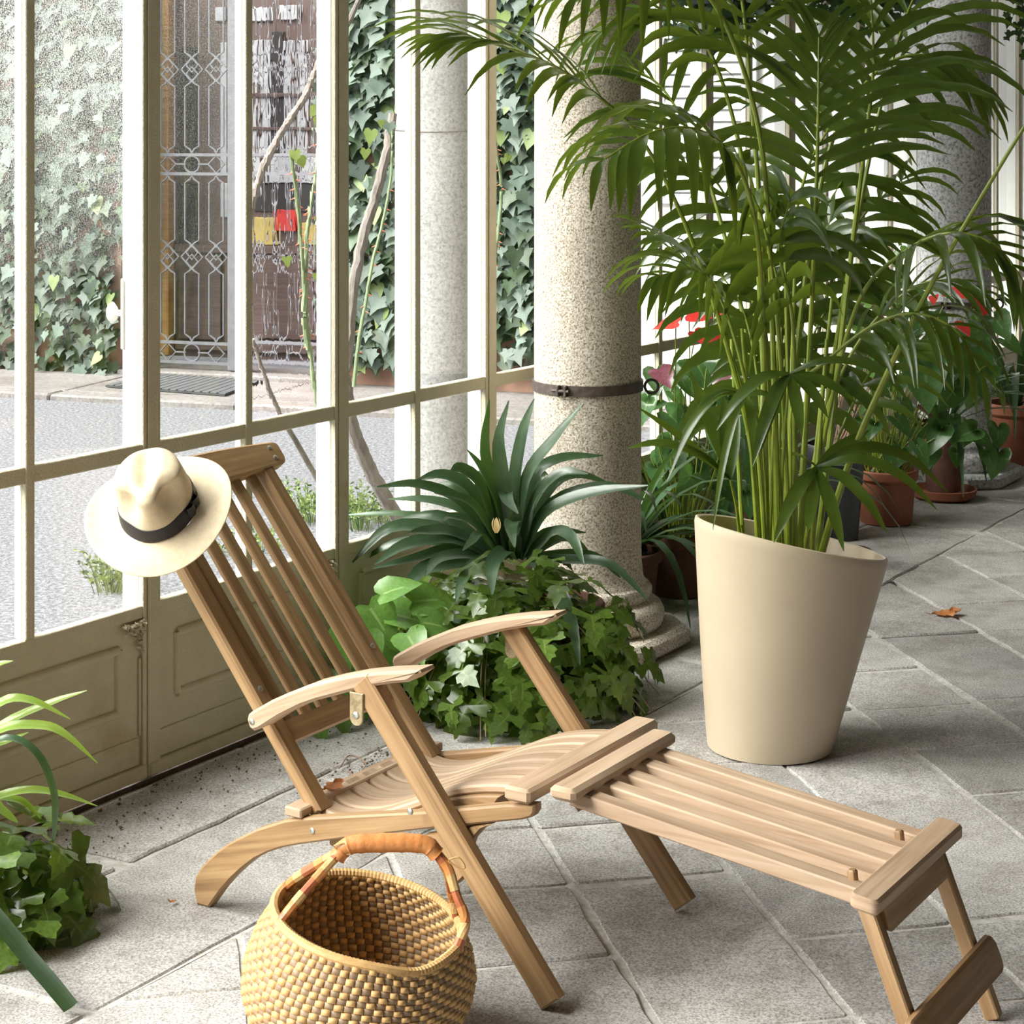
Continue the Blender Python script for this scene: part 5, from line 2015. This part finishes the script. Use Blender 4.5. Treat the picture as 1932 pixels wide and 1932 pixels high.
strap_clump('dark strap-leaved plant in the red pot beside the far column', c4, .28, 30, .95, 44, bias=V((-.25, -.35, 0)), w=.019)
c5 = V((1.315, 7.78, 0))
clay_pot('flower_pot', c5, .095, .125, .385, M['black_pot'], 'black plastic pot with bare soil behind the palm', lip=True)
rk = MB().ball(V((1.335, 7.34, .03)), .05, 0, 8, (1.1, .8, .62))
tag(rk.build('stone', M['terra_old'], base=V((1.335, 7.34, 0))), 'reddish brown stone on the paving beside the planter rim', 'stone')

# twiggy shrub with small leaves growing in the black pot
tw = root('twiggy_shrub', c5 + UP * .34, 'twiggy shrub with small pale leaves in the black pot', 'shrub')
rr = random.Random(9)
sm_me = lobed_mesh('small_leaf', M['pothos'], POT, .2, .2)
for k in range(9):
    e = PX(rr.uniform(1640, 1730), rr.uniform(430, 620), rr.uniform(7.9, 8.4))
    b = c5 + V((rr.uniform(-.04, .04), rr.uniform(-.04, .04), .34))
    P3 = spline([b, b.lerp(e, .5) + V((rr.uniform(-.06, .06), 0, rr.uniform(-.05, .02))), e], 8)
    MB().tube(P3, [.0035 * (1.2 - i / len(P3)) for i in range(len(P3))], 5).build('twig', M['twig'], tw)
    for j in range(9):
        p = P3[rr.randint(len(P3) // 2, len(P3) - 1)] + V((rr.uniform(-.03, .03), rr.uniform(-.03, .03), rr.uniform(-.03, .03)))
        inst('leaf', sm_me, leaf_matrix(p, V((rr.uniform(-1, 1), -.8, rr.uniform(0, 1))), V((rr.uniform(-1, 1), 0, rr.uniform(-1, .6))), rr.uniform(.03, .055), rr.uniform(0, 6)), tw)


# hanging foliage under the ceiling
def hanging(label, c, rx, rz, n_ind, n_stuff, seed, size=(.035, .06)):
    rr = random.Random(seed)
    g = root('hanging_ivy', V((c.x, c.y, c.z)), label, 'ivy')
    st = MB()
    for i in range(n_ind + n_stuff):
        front = i >= n_stuff
        a, k = rr.uniform(0, 6.28), rr.random() ** .5
        x, y = rx * math.cos(a) * k, rx * .6 * math.sin(a) * k
        z = c.z - rz * rr.random() ** 1.6 * (1.1 - k * .6) + .10 * rr.random()
        p = V((c.x + x, c.y + y, z))
        mw = leaf_matrix(p, V((rr.uniform(-.6, .6), -1, rr.uniform(-.1, .8))), V((rr.uniform(-.5, .5), 0, -1)), rr.uniform(*size), rr.uniform(-.5, .5))
        if front:
            inst('leaf', ivy_me['ivy2'], mw, g)
        else:
            st.add([mw @ v.co for v in ivy_me['ivy2'].vertices], [tuple(f.vertices) for f in ivy_me['ivy2'].polygons])
    tag(st.build('leaves', M['ivy2'], g, smooth=60), kind='stuff')
    MB().lathe([(.001, c.z - .02), (.12, c.z), (.16, c.z + .13), (.155, c.z + .13), (.11, c.z + .02), (.001, c.z + .0)], V((c.x, c.y, 0)), 20).build('hanging_pot', M['black_pot'], g)
    for k in range(3):
        a = k * 2.094
        MB().tube([V((c.x + .155 * math.cos(a), c.y + .155 * math.sin(a), c.z + .13)), V((c.x, c.y, H_ROOM - .25))], .002, 5).build('wire', M['iron'], g)
    MB().tube([V((c.x, c.y, H_ROOM - .25)), V((c.x, c.y, H_ROOM))], .003, 5).build('hook', M['iron'], g)
    return g


hanging('dark ivy trailing from a hanging pot above the palm near the granite column', PX(1355, 10, 7.45), .23, .26, 70, 190, 51)
hanging('dark ivy trailing from a hanging pot above the palm centre', PX(1640, -10, 8.35), .27, .24, 70, 190, 52)
hanging('ivy trailing from a hanging pot at the frame edge beyond the far column', PX(1975, -20, 9.2), .20, .52, 60, 120, 53)

# ---------------------------------------------------------------- crumbs of soil along the wall
M['crumb'] = surf('brown_soil', [(.3, (.075, .05, .032)), (.7, (.17, .12, .075))], 45, .95, .5, 60)
cr = MB()
rr = random.Random(17)
for i in range(420):
    t = rr.uniform(-.75, .95)
    n = abs(rr.gauss(.10, .10)) + .03
    if rr.random() < .35:
        t, n = rr.gauss(.42, .10), rr.gauss(.40, .05)
    if n < .02 or n > .6:
        continue
    p = W(t, n, .004)
    s = rr.uniform(.0012, .0045) * (1.4 if rr.random() < .12 else 1)
    o = [V((rr.uniform(.6, 1.2) * a, rr.uniform(.6, 1.2) * b, rr.uniform(.6, 1.1) * c)) * s for a, b, c in ((1, 0, 0), (-1, 0, 0), (0, 1, 0), (0, -1, 0), (0, 0, 1), (0, 0, -1))]
    cr.add([p + v + UP * s * .6 for v in o], [(0, 2, 4), (2, 1, 4), (1, 3, 4), (3, 0, 4), (2, 0, 5), (1, 2, 5), (3, 1, 5), (0, 3, 5)])
tag(cr.build('soil_crumbs', M['crumb'], base=W(.2, .2, 0), smooth=False), 'dark crumbs of soil scattered on the floor along the wall', 'soil', kind='stuff')
